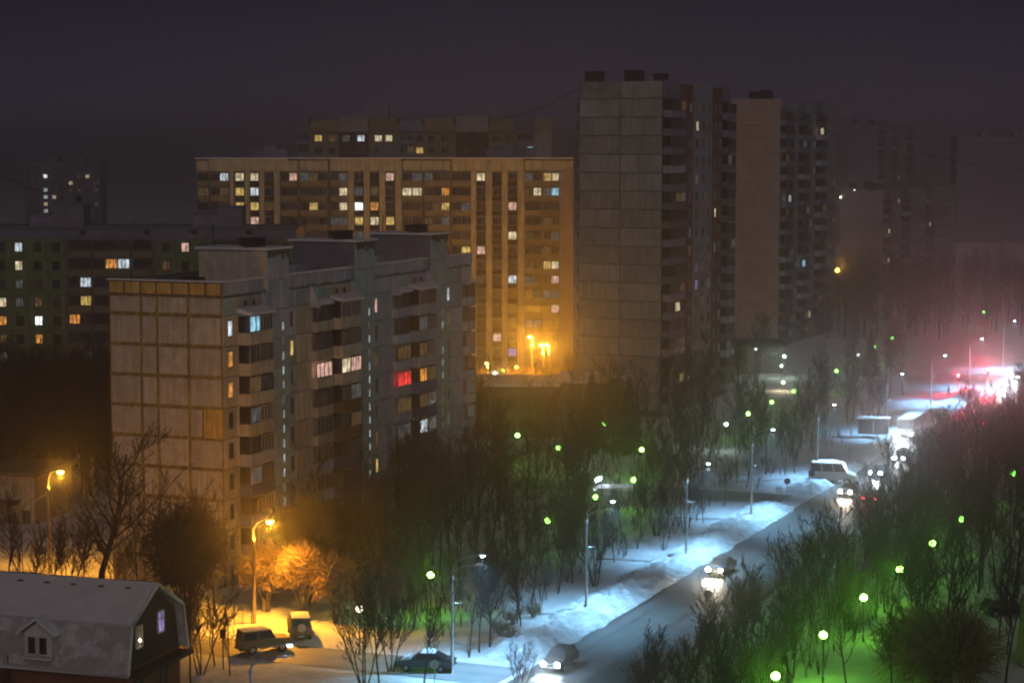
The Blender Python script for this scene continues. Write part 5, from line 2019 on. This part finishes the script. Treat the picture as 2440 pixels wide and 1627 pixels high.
def ball(seed, rx, h, stems=5, twigs=5200, fine=0.011, low=-0.55):
    """pollarded crown: stout limbs fanning from the base, then a dense dome of fine shoots"""
    rnd = random.Random(seed)
    a, b = MB(), MB()
    cz = max(h * 0.42, h - rx * 1.15)
    rz = h - cz
    tips = []
    for s in range(stems):
        w = 2 * math.pi * s / stems + rnd.uniform(-0.4, 0.4)
        p0 = Vector((0.2 * math.cos(w), 0.2 * math.sin(w), -0.3))
        p1 = Vector((rx * 0.10 * math.cos(w), rx * 0.10 * math.sin(w), h * 0.16))
        p2 = Vector((rx * 0.30 * math.cos(w), rx * 0.30 * math.sin(w), h * 0.34))
        a.tube([p0, p1, p2], [0.15, 0.11, 0.085], 7, cap=False)
        for q in range(6):
            w2 = w + rnd.uniform(-0.9, 0.9)
            f_ = rnd.uniform(0.25, 0.7)
            e = Vector((rx * f_ * math.cos(w2), rx * f_ * math.sin(w2), cz + rz * rnd.uniform(-0.45, 0.45)))
            mid = p2.lerp(e, 0.5) + Vector((rnd.gauss(0, 0.12), rnd.gauss(0, 0.12), -0.12))
            a.tube([p2, mid, e], [0.075, 0.055, 0.03], 5, cap=False)
            tips += [mid, e, p2.lerp(mid, 0.6), mid.lerp(e, 0.5)]
            for q2 in range(4):
                e2 = e + Vector((rnd.gauss(0, rx * 0.17), rnd.gauss(0, rx * 0.17), abs(rnd.gauss(0, rx * 0.16))))
                a.tube([mid.lerp(e, 0.7), e2], [0.03, 0.016], 3, cap=False)
                tips.append(e2)
    for i in range(twigs):
        w, c = rnd.uniform(0, 2 * math.pi), rnd.uniform(low, 1.0)
        if c < 0 and rnd.random() < 0.45:
            continue
        s = math.sqrt(max(0.0, 1 - c * c))
        f = (rnd.uniform(0.70, 1.04) + (0.14 if rnd.random() < 0.06 else 0)) * (1 + 0.09 * math.sin(3 * w + seed) + 0.07 * math.sin(5 * w + 2 * c) + 0.05 * math.sin(9 * w + 5 * c))
        e = Vector((rx * f * s * math.cos(w), rx * f * s * math.sin(w), cz + rz * f * c))
        t = None
        for q in range(5):
            t2 = tips[rnd.randrange(len(tips))]
            if t is None or (t2 - e).length < (t - e).length:
                t = t2
        st = t.lerp(e, rnd.uniform(0.0, 0.5))
        mid = st.lerp(e, 0.5) + Vector((rnd.gauss(0, 0.06), rnd.gauss(0, 0.06), rnd.uniform(-0.14, 0.06)))
        fi = fine * rnd.uniform(0.6, 1.5)
        b.tube([st, mid, e], [fi * 1.3, fi, fi * 0.5], 3, cap=False)
    return a, b


def spruce(seed, h):
    rnd = random.Random(seed)
    a, b = MB(), MB()
    a.tube([(0, 0, -0.3), (0, 0, h)], [0.14, 0.02], 7, cap=False)
    z = 0.9
    while z < h - 0.1:
        R = (h - z) * 0.28 + 0.15
        n = 9
        for i in range(n):
            w = 2 * math.pi * (i + rnd.random()) / n
            d = Vector((math.cos(w), math.sin(w), 0))
            L_ = R * rnd.uniform(0.75, 1.15)
            tip = d * L_ + Vector((0, 0, z - 0.28 * L_))
            b.tube([(0, 0, z), tuple(d * L_ * 0.5 + Vector((0, 0, z - 0.05))), tuple(tip)], [0.03, 0.02, 0.01], 3, cap=False)
            sd = Vector((-d.y, d.x, 0))
            for q in range(9):
                f = 0.2 + 0.8 * q / 9
                c = d * L_ * f + Vector((0, 0, z - 0.26 * L_ * f * f))
                for s in (-1, 1):
                    e = c + sd * s * (0.30 * (1.15 - f) * L_ + 0.08) + Vector((0, 0, -0.10)) + d * 0.12
                    k = Vector((0, 0, 0.09))
                    b.quad(tuple(c + k * 0.4), tuple(c - k), tuple(e - k), tuple(e + k * 0.1))
        z += 0.34
    return a, b


for i in range(6):
    proto('young%d' % i, 'young_tree', *young(100 + i, 8.0, (18, 8, 5) if i % 2 else (15, 9, 5), 0.50 + 0.09 * (i % 4)), 'bark', 'twig')
for i in range(3):
    proto('multi%d' % i, 'multi_stem_tree', *multi(200 + i, 7.5, 3 + i), 'bark', 'twig')
for i in range(4):
    proto('tall%d' % i, 'tall_tree', *young(300 + i, 11.5, (17, 8, 5), 0.7, 0.13), 'bark', 'twig')
for i in range(2):
    proto('wide%d' % i, 'spreading_tree', *young(400 + i, 14.0, (22, 10, 6), 0.62, 0.21), 'bark', 'twig')
proto('small', 'small_tree', *young(450, 5.6, (16, 8, 4), 0.85, 0.10), 'bark', 'twig')
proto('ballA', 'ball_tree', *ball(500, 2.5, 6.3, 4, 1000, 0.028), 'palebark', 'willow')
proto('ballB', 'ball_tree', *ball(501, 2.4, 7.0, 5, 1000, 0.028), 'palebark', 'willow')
proto('dome', 'dome_tree', *ball(502, 4.1, 11.6, 8, 2100, 0.03, -0.9), 'bark', 'twig')
proto('bush', 'dome_bush', *ball(503, 5.0, 6.6, 12, 2600, 0.028, -0.8), 'bark', 'willow')
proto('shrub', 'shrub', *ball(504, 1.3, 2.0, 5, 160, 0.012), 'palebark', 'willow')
proto('spruce', 'spruce_tree', *spruce(505, 11.0), 'bark', 'bark')
M['needle'] = stone('needles', (0.022, 0.03, 0.02), scale=5, amount=0.4)
PROTO['spruce'][1].materials[0] = M['needle']

NTREE = 0


def plant(key, x, y, label, group, scale=1.0, rz=None, cat='tree', sz=None):
    global NTREE
    NTREE += 1
    t, c, nm = PROTO[key]
    r = thing(nm, label, cat, (x, y, max(-0.05, ground_z(x, y))), RT.uniform(0, 6.28) if rz is None else rz, group)
    r.scale = (scale, scale, scale if sz is None else sz)
    link('trunk', t, r)
    link('crown', c, r)
    return r


RT = random.Random(77)
KEEP = [(2144, 1356), (2058, 1423), (1962, 1512), (1848, 1610), (1026, 1370), (1529, 1071), (1730, 1011), (1783, 986), (1233, 1037), (1510, 1143), (1419, 1184), (1305, 1240), (1331, 1067), (856, 1450),
        (1687, 1415), (1702, 1358), (1311, 1583), (1839, 958), (1892, 932), (1437, 1011), (1460, 1193), (1688, 1103), (1150, 1322), (643, 1240), (1842, 1022), (1988, 963), (2155, 1034), (1993, 884), (1869, 849), (1866, 911), (2354, 880), (2283, 894), (2388, 918)]


def clear_of_lamps(x, y, h, r):
    ub, vb_ = PX((x, y, 0))
    ut, vt = PX((x, y, h))
    k = 5000.0 / y
    for u, v in KEEP:
        if vt - 6 < v < vb_ + 8 and abs(u - ub) < 9 + r * k:
            return False
    return True


def in_frame(x, y, h):
    u, vb_ = PX((x, y, 0))
    _, vt = PX((x, y, h))
    return -90 < u < 2530 and vb_ > 300 and vt < 1640


placed = []
ZONES = set()


def scatter(n, s0, s1, t0, t1, keys, hmin, hmax, label, group, gap=2.0, lampgap=0.5, avoid=None, tries=40):
    cnt = 0
    for i in range(n * tries):
        if cnt >= n:
            break
        s, t = RT.uniform(s0, s1), RT.uniform(t0, t1)
        p = RD(s, t)
        if avoid and avoid(p.x, p.y, s, t):
            continue
        if any((p.x - q[0]) ** 2 + (p.y - q[1]) ** 2 < gap * gap for q in placed):
            continue
        key = RT.choice(keys)
        h = RT.uniform(hmin, hmax)
        if not in_frame(p.x, p.y, h) or not clear_of_lamps(p.x, p.y, h, lampgap):
            continue
        nominal = {'y': 8.0, 'm': 7.5, 't': 11.5, 'w': 14.0, 's': 5.6}[key[0]]
        placed.append((p.x, p.y))
        t_ = plant(key, p.x, p.y, label, group, h / nominal * RT.uniform(0.95, 1.05), sz=h / nominal)
        ZONES.add(group)
        hw = 'short' if h < 6.2 else 'tall' if h > 9.2 else 'medium'
        t_['look'] = hw + ' ' + {'y': 'slim bare tree', 'm': 'multi stem bare tree', 't': 'bare tree', 'w': 'broad bare tree', 's': 'bare tree'}[key[0]]
        cnt += 1
    return cnt


def b1_near(x, y, s, t):
    q = Vector((x, y, 0)) - B1.location
    L_ = q.x * 0.376 + q.y * 0.9265
    dn = q.x * 0.9265 - q.y * 0.376
    return (-3 < L_ < L1 + 3 and -D1 - 3 < dn < 3.0)


def streets(x, y, s, t):
    u_, v_ = PX((x, y, 0))
    if 520 < u_ < 850 and v_ > 1380:
        return True
    return (abs(s - SIDE_S) < 4.2 and t < 0) or (abs(s - DRIVE_S) < 4.0 and t < 0) or b1_near(x, y, s, t)


YK = ['young%d' % i for i in range(6)]
MK = ['multi%d' % i for i in range(3)]
TK = ['tall%d' % i for i in range(4)]
# thicket right of the road, nearest strips first
scatter(28, -50, -8, 13.2, 20, YK + MK, 5.0, 7.2, 'bare young tree in the thicket at the bottom centre right of the road', 'thicket trees at the bottom', 1.9, 0.4)
scatter(38, -8, 36, 13.0, 20, YK + MK[:1], 6.0, 8.4, 'bare young tree in the roadside thicket below the round sign and minibus', 'thicket trees in the middle', 1.7, 0.4)
scatter(44, 36, 95, 10.2, 19, YK + TK[:2], 7.0, 9.5, 'bare tree in the dark thicket between the park lamps and oncoming cars', 'thicket trees higher up', 1.8, 0.4)
scatter(30, 95, 190, 10.2, 22, YK + TK, 6.5, 9.0, 'bare tree in the far thicket below the traffic lights at the right', 'thicket trees near the right edge', 2.4, 0.3)
scatter(36, -30, 60, 22.5, 42, YK + TK, 7.0, 10.5, 'bare tree beside the green lit park path at the lower right', 'park trees around the green lamps', 2.6, 0.55)
scatter(24, 40, 110, 20, 46, TK + YK[:2], 8.5, 11.5, 'tall dark tree in the unlit park at the right edge', 'dark park trees at the right edge', 2.8, 0.3)
scatter(22, -50, 30, 10.8, 13.6, YK + MK, 2.6, 4.4, 'small sapling at the front of the thicket right of the road', 'saplings at the front of the thicket', 1.3, 0.3)
# verge left of the road
scatter(46, -30, SIDE_S - 5, -19.5, -7.2, YK + MK, 5.0, 8.2, 'bare tree on the blue lit verge left of the snow bank', 'verge trees before the side street', 1.7, 0.4, streets)
scatter(44, SIDE_S + 5, SIDE_S + 75, -26, -7.5, YK + MK[:2], 5.5, 8.6, 'bare tree on the pale verge beyond the side street', 'verge trees beyond the side street', 2.1, 0.4, streets)
scatter(30, 25, 95, -136, -90, TK, 8.5, 12.0, 'tall dark tree behind the annex at the left edge, below the green block', 'dark trees below the green block', 3.0, 0.2, streets)
# dark grove between the panel block, the school and the road
scatter(50, -28, 34, -34, -19, TK + YK[:3], 8.0, 11.5, 'tall bare tree in the dark grove beside the panel block', 'grove trees beside the panel block', 2.3, 0.35, streets)
scatter(44, 34, 100, -58, -19, TK + YK[:3], 8.0, 11.0, 'tall bare tree in the dark grove before the school and grey tower', 'grove trees before the school', 2.5, 0.35, streets)
scatter(34, 100, 190, -60, -10, TK + YK[:2], 8.0, 11.0, 'tall bare tree along the dark avenue below the towers', 'avenue trees below the towers', 3.0, 0.3, streets)

YARD = 'yard trees round the orange lamp'
for key, u, v, sc_, lab in (('wide0', 243, 1470, 1.03, 'large spreading bare tree in front of the end wall above the house roof'),
                            ('dome', 445, 1500, 1.0, 'dark dome shaped tree before the end wall, right of the spreading tree'),
                            ('ballA', 634, 1458, 1.0, 'orange lit ball tree with forked pale trunk behind the orange lamp post'),
                            ('ballB', 722, 1474, 0.98, 'brightest orange lit ball tree, middle of the glowing three'),
                            ('ballA', 800, 1484, 0.98, 'half lit ball tree, rightmost of the glowing three'),
                            ('bush', 2235, 1640, 1.0, 'huge dark dome shaped bush at the bottom right corner'),
                            ('small', 1166, 1540, 1.0, 'small round crowned tree on snow below the second white lamp'),
                            ('young0', 455, 1640, 1.0, 'slim leaning tree right beside the house gable'),
                            ('multi1', 478, 1610, 0.95, 'multi stem tree between the house gable and the fence'),
                            ('young3', 512, 1590, 0.8, 'slim bare tree before the fence, left of the box on a post'),
                            ('young2', 548, 1612, 0.62, 'small bare tree right of the box on a post'),
                            ('multi2', 868, 1640, 1.0, 'multi stem tree at the bottom edge below the warm globe lamp'),
                            ('young4', 905, 1640, 1.05, 'tall slim tree at the bottom edge left of the parked snowy car'),
                            ('multi0', 930, 1600, 0.9, 'multi stem tree just left of the parked snowy car'),
                            ('young1', 1008, 1640, 0.9, 'slim tree in front of the pale round sign'),
                            ('young5', 985, 1500, 0.95, 'slim tree beneath the green lamp left of the street lamp'),
                            ('small', 1240, 1500, 0.7, 'low sapling on the snow bank edge, left of the second street lamp'),
                            ('tall1', 20, 1420, 0.80, 'dark tree at the left edge above the house roof'),
                            ('multi1', 70, 1425, 0.95, 'bushy tree behind the roof ridge left of the orange lamp post'),
                            ('multi2', 165, 1430, 0.9, 'bushy tree behind the roof ridge right of the orange lamp post'),
                            ('multi0', 115, 1440, 1.0, 'bushy tree directly before the orange lamp post at the left edge'),
                            ('young2', 200, 1440, 0.9, 'slim bare tree left of the spreading tree trunk'),
                            ('multi1', 285, 1445, 0.85, 'bushy tree right of the spreading tree trunk'),
                            ('tall2', 330, 1440, 0.72, 'bare tree between the spreading tree and the dark dome'),
                            ('multi0', 20, 1690, 0.62, 'twiggy bush before the house at the left edge'),
                            ('dome', 735, 1440, 0.86, 'dark dome tree behind the glowing ball trees, against the panel block'),
                            ('dome', 850, 1425, 0.80, 'dark dome tree rising behind the rightmost glowing ball tree'),
                            ('tall0', 880, 1450, 0.8, 'dark bare tree right of the glowing ball trees'),
                            ('tall2', 930, 1440, 0.85, 'dark bare tree above the green lamp, left of the grove'),
                            ('multi2', 1240, 1660, 0.5, 'low twigs at the bottom edge beside the oncoming car'),
                            ('wide1', 2255, 1490, 0.62, 'broad dark tree behind the dome shaped bush'),
                            ('tall1', 2330, 1420, 0.8, 'dark tree above the parked car at the right edge'),
                            ('spruce', 1410, 1076, 1.0, 'dark spruce in front of the low school building'),
                            ('spruce', 1500, 1082, 0.95, 'second dark spruce right of the school corner'),
                            ('spruce', 2075, 900, 0.8, 'dark spruce far along the avenue below the hazy block')):
    p = G(u, v)
    r_ = plant(key, p.x, p.y, lab, YARD if key != 'spruce' else 'dark spruces', sc_ * (1.75 if key == 'wide0' else 1.0), sz=sc_, cat='bush' if key == 'bush' else 'tree')
    if key == 'spruce':
        r_.name = 'spruce_tree'
for i, (u, v) in enumerate(((1140, 938), (1172, 940), (1205, 938), (1238, 940), (1262, 942), (1292, 938), (1320, 936), (1155, 930), (1310, 928))):
    p = G(u, v)
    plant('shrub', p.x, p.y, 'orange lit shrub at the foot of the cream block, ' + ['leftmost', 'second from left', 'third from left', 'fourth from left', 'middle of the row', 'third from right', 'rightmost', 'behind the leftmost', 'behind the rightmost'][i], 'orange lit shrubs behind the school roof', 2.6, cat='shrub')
for i, (u, v) in enumerate(((1192, 1520), (1222, 1495), (1270, 1478), (1215, 1530))):
    p = G(u, v)
    plant('shrub', p.x, p.y, 'low twiggy shrub at the edge of the snow bank, ' + ['farthest left', 'second from right', 'farthest right', 'nearest the bottom'][i], 'shrubs at the snow bank', 0.8, cat='shrub')


def undergrowth(name, label, n, s0, s1, t0, t1, h0, h1, seed):
    rnd = random.Random(seed)
    b = MB()
    for i in range(n):
        p = RD(rnd.uniform(s0, s1), rnd.uniform(t0, t1))
        if streets(p.x, p.y, road_s(p.x, p.y), road_t(p.x, p.y)):
            continue
        z = ground_z(p.x, p.y) - 0.1
        for q in range(5):
            h = rnd.uniform(h0, h1)
            w, k = rnd.uniform(0, 6.28), rnd.uniform(0.1, 0.45) * h
            m_ = Vector((p.x + k * 0.35 * math.cos(w), p.y + k * 0.35 * math.sin(w), z + h * 0.6))
            e_ = Vector((p.x + k * math.cos(w), p.y + k * math.sin(w), z + h))
            b.tube([(p.x, p.y, z), m_, e_], [0.026, 0.018, 0.008], 3, cap=False)
            for q2 in range(2):
                b.tube([m_.lerp(e_, rnd.random() * 0.7), e_ + Vector((rnd.gauss(0, 0.3), rnd.gauss(0, 0.3), rnd.uniform(-0.4, 0.2)))], [0.012, 0.006], 3, cap=False)
    o = b.build(name, M['twig'])
    return tag(o, label, 'undergrowth', kind='stuff')


undergrowth('undergrowth', 'dark brushwood under the thicket trees right of the road', 600, -50, 180, 14.5, 19.8, 0.8, 2.6, 5)
undergrowth('undergrowth', 'dark brushwood under the grove trees between the blocks', 800, -26, 120, -46, -20, 0.8, 3.0, 6)
undergrowth('undergrowth', 'thin brushwood on the blue lit verge left of the snow bank', 260, -26, 110, -19.5, -8.5, 0.6, 2.2, 8)
undergrowth('undergrowth', 'brushwood in the dark park at the right edge', 420, 10, 120, 20, 46, 0.8, 2.8, 7)

# every tree is told from its neighbours by the landmark next to it
MARKS = [(2144, 1356, 'top bright park lamp'), (2058, 1423, 'second bright park lamp'), (1962, 1512, 'third bright park lamp'), (1848, 1610, 'bottom edge park lamp'), (2222, 1294, 'twig hidden green lamp'),
         (2292, 1237, 'dim thicket lamp'), (2348, 1183, 'third dim thicket lamp'), (2414, 1128, 'right edge green lamp'), (1026, 1370, 'parked car green lamp'), (1233, 1037, 'block corner lamp'),
         (1331, 1067, 'small mid grove lamp'), (1437, 1011, 'green lamp below the school'), (1529, 1071, 'brightest grove lamp'), (1510, 1143, 'second brightest grove lamp'), (1419, 1184, 'lamp over the second mast'),
         (1305, 1240, 'lowest grove lamp'), (1783, 986, 'lamp beside the white globe'), (1839, 958, 'second green avenue lamp'), (1892, 932, 'third green avenue lamp'), (1993, 884, 'lone far green lamp'),
         (1730, 1011, 'white grove globe'), (856, 1450, 'warm globe lamp'), (1687, 1415, 'round sign back'), (1702, 1358, 'warm headlight car'), (1311, 1583, 'bottom edge oncoming car'), (2014, 1172, 'weak headlight car'),
         (2086, 1127, 'bluish headlight car'), (2155, 1034, 'bus headlights'), (2071, 1187, 'lowest tail lights'), (2332, 1008, 'middle tail lights'), (2388, 974, 'highest tail lights'), (2388, 918, 'far headlight glare'),
         (2283, 894, 'left traffic light'), (2354, 880, 'bright traffic light'), (1397, 1350, 'second street lamp pole'), (1460, 1193, 'second street lamp head'), (1635, 1220, 'third street lamp pole'), (1688, 1103, 'third street lamp head'),
         (1790, 1130, 'side street lamp pole'), (1842, 1022, 'side street lamp head'), (1947, 1060, 'minibus lamp pole'), (1988, 963, 'minibus lamp head'), (2112, 960, 'bus shelter lamp pole'), (2150, 890, 'bus shelter lamp head'),
         (1078, 1480, 'first street lamp pole'), (1150, 1322, 'first street lamp head'), (1985, 1120, 'minibus'), (2112, 1010, 'bus shelter'), (1876, 1146, 'side street round sign'), (1410, 985, 'left spruce'), (1500, 985, 'right spruce'),
         (1320, 905, 'school roof'), (1869, 849, 'store lights'), (1866, 911, 'pink globe lamp'), (2235, 1540, 'dome shaped bush'), (2395, 1450, 'right edge parked car'), (643, 1240, 'yard lamp'), (144, 1121, 'left edge orange lamp'), (180, 960, 'annex roof'), (60, 930, 'lowest green block windows'), (225, 1010, 'near end wall edge'), (1010, 1580, 'parked snowy car'),
         (1352, 1165, 'side street car'), (1166, 1500, 'small round tree'), (2252, 846, 'lamp by the left traffic light'), (2083, 826, 'far pair of green lamps'), (1550, 1480, 'lower road bend'), (1800, 1300, 'upper road edge')]
SIDES = ['right of', 'at upper right of', 'above', 'at upper left of', 'left of', 'at lower left of', 'below', 'at lower right of']
taken = set()
todo = [o for o in S.objects if o.parent is None and o.get('group') in ZONES]
for far_w in ('just', 'further'):
    rest = []
    for o in todo:
        u, v = PX((o.location.x, o.location.y, o.location.z + 3.0 * o.scale.z))
        done = False
        for d, (mu, mv, nm) in sorted((math.hypot(u - m_[0], v - m_[1]), m_) for m_ in MARKS)[:34]:
            sd = SIDES[int(round(math.atan2(-(v - mv), u - mu) / (math.pi / 4))) % 8]
            if (far_w, sd, nm) in taken:
                continue
            taken.add((far_w, sd, nm))
            o['label'] = '%s %s %s the %s' % (o['look'], far_w, sd, nm)
            done = True
            break
        if not done:
            rest.append(o)
    todo = rest
for o in S.objects:
    if 'look' in o:
        del o['look']


# far woods that read as one mass
def wood(name, label, n, pos, hmin, hmax, seed, tw):
    rnd = random.Random(seed)
    b = MB()
    for i in range(n):
        x, y = pos(rnd)
        h = rnd.uniform(hmin, hmax)
        b.tube([(x, y, -0.2), (x + rnd.gauss(0, 0.3), y, h)], [0.16, 0.03], 3, cap=False)
        for q in range(tw):
            z = h * rnd.uniform(0.25, 0.95)
            L_ = (h - z) * 0.45 + 0.5
            w = rnd.uniform(0, 6.28)
            b.tube([(x, y, z), (x + L_ * 0.5 * math.cos(w), y + L_ * 0.5 * math.sin(w), z + L_ * 0.5), (x + L_ * 0.75 * math.cos(w), y + L_ * 0.75 * math.sin(w), z + L_ * 1.15)], [0.06, 0.04, 0.02], 3, cap=False)
    o = b.build(name, M['bark'])
    return tag(o, label, 'woods', kind='stuff')


wood('distant_woods', 'faint line of far trees on the left skyline', 260, lambda r: (r.uniform(-190, -60), r.uniform(520, 640)), 14, 20, 1, 26)
wood('dark_copse', 'dense dark copse filling the yard below the green block', 230, lambda r: (lambda y: (r.uniform(y * -0.25, y * -0.185), y))(r.uniform(236, 312)), 8, 13, 3, 30)
wood('distant_woods', 'dark mass of bare trees beyond the far crossing at right', 420, lambda r: (lambda y: (r.uniform(y * 0.105, y * 0.26), y))(r.uniform(440, 590)), 8, 15, 2, 22)

# ------------------------------------------------------------------ haze: winter air over the whole place
hz_b = MB()
hz_b.box(gx[0] - 25, gx[-1] + 25, gy[0] - 25, gy[-1] + 25, -1.2, 62.0)
hz = hz_b.build('haze', [])
hz['kind'] = 'stuff'
hz['label'] = 'thin winter haze filling the air'
hm_ = bpy.data.materials.new('haze')
hm_.use_nodes = True
hn, hl = hm_.node_tree.nodes, hm_.node_tree.links
hn.clear()
ho = hn.new('ShaderNodeOutputMaterial')
ha = hn.new('ShaderNodeAddShader')             # fine ice mist: most light goes on nearly straight, the rest to all sides
for k_, (dens, aniso) in enumerate(((0.00052, 0.95), (0.00065, 0.15))):
    hv_ = hn.new('ShaderNodeVolumePrincipled')
    hv_.inputs['Color'].default_value = (0.92, 0.93, 0.97, 1)
    hv_.inputs['Density'].default_value = dens
    hv_.inputs['Anisotropy'].default_value = aniso
    hl.new(hv_.outputs['Volume'], ha.inputs[k_])
hl.new(ha.outputs[0], ho.inputs['Volume'])
hz.data.materials.append(hm_)
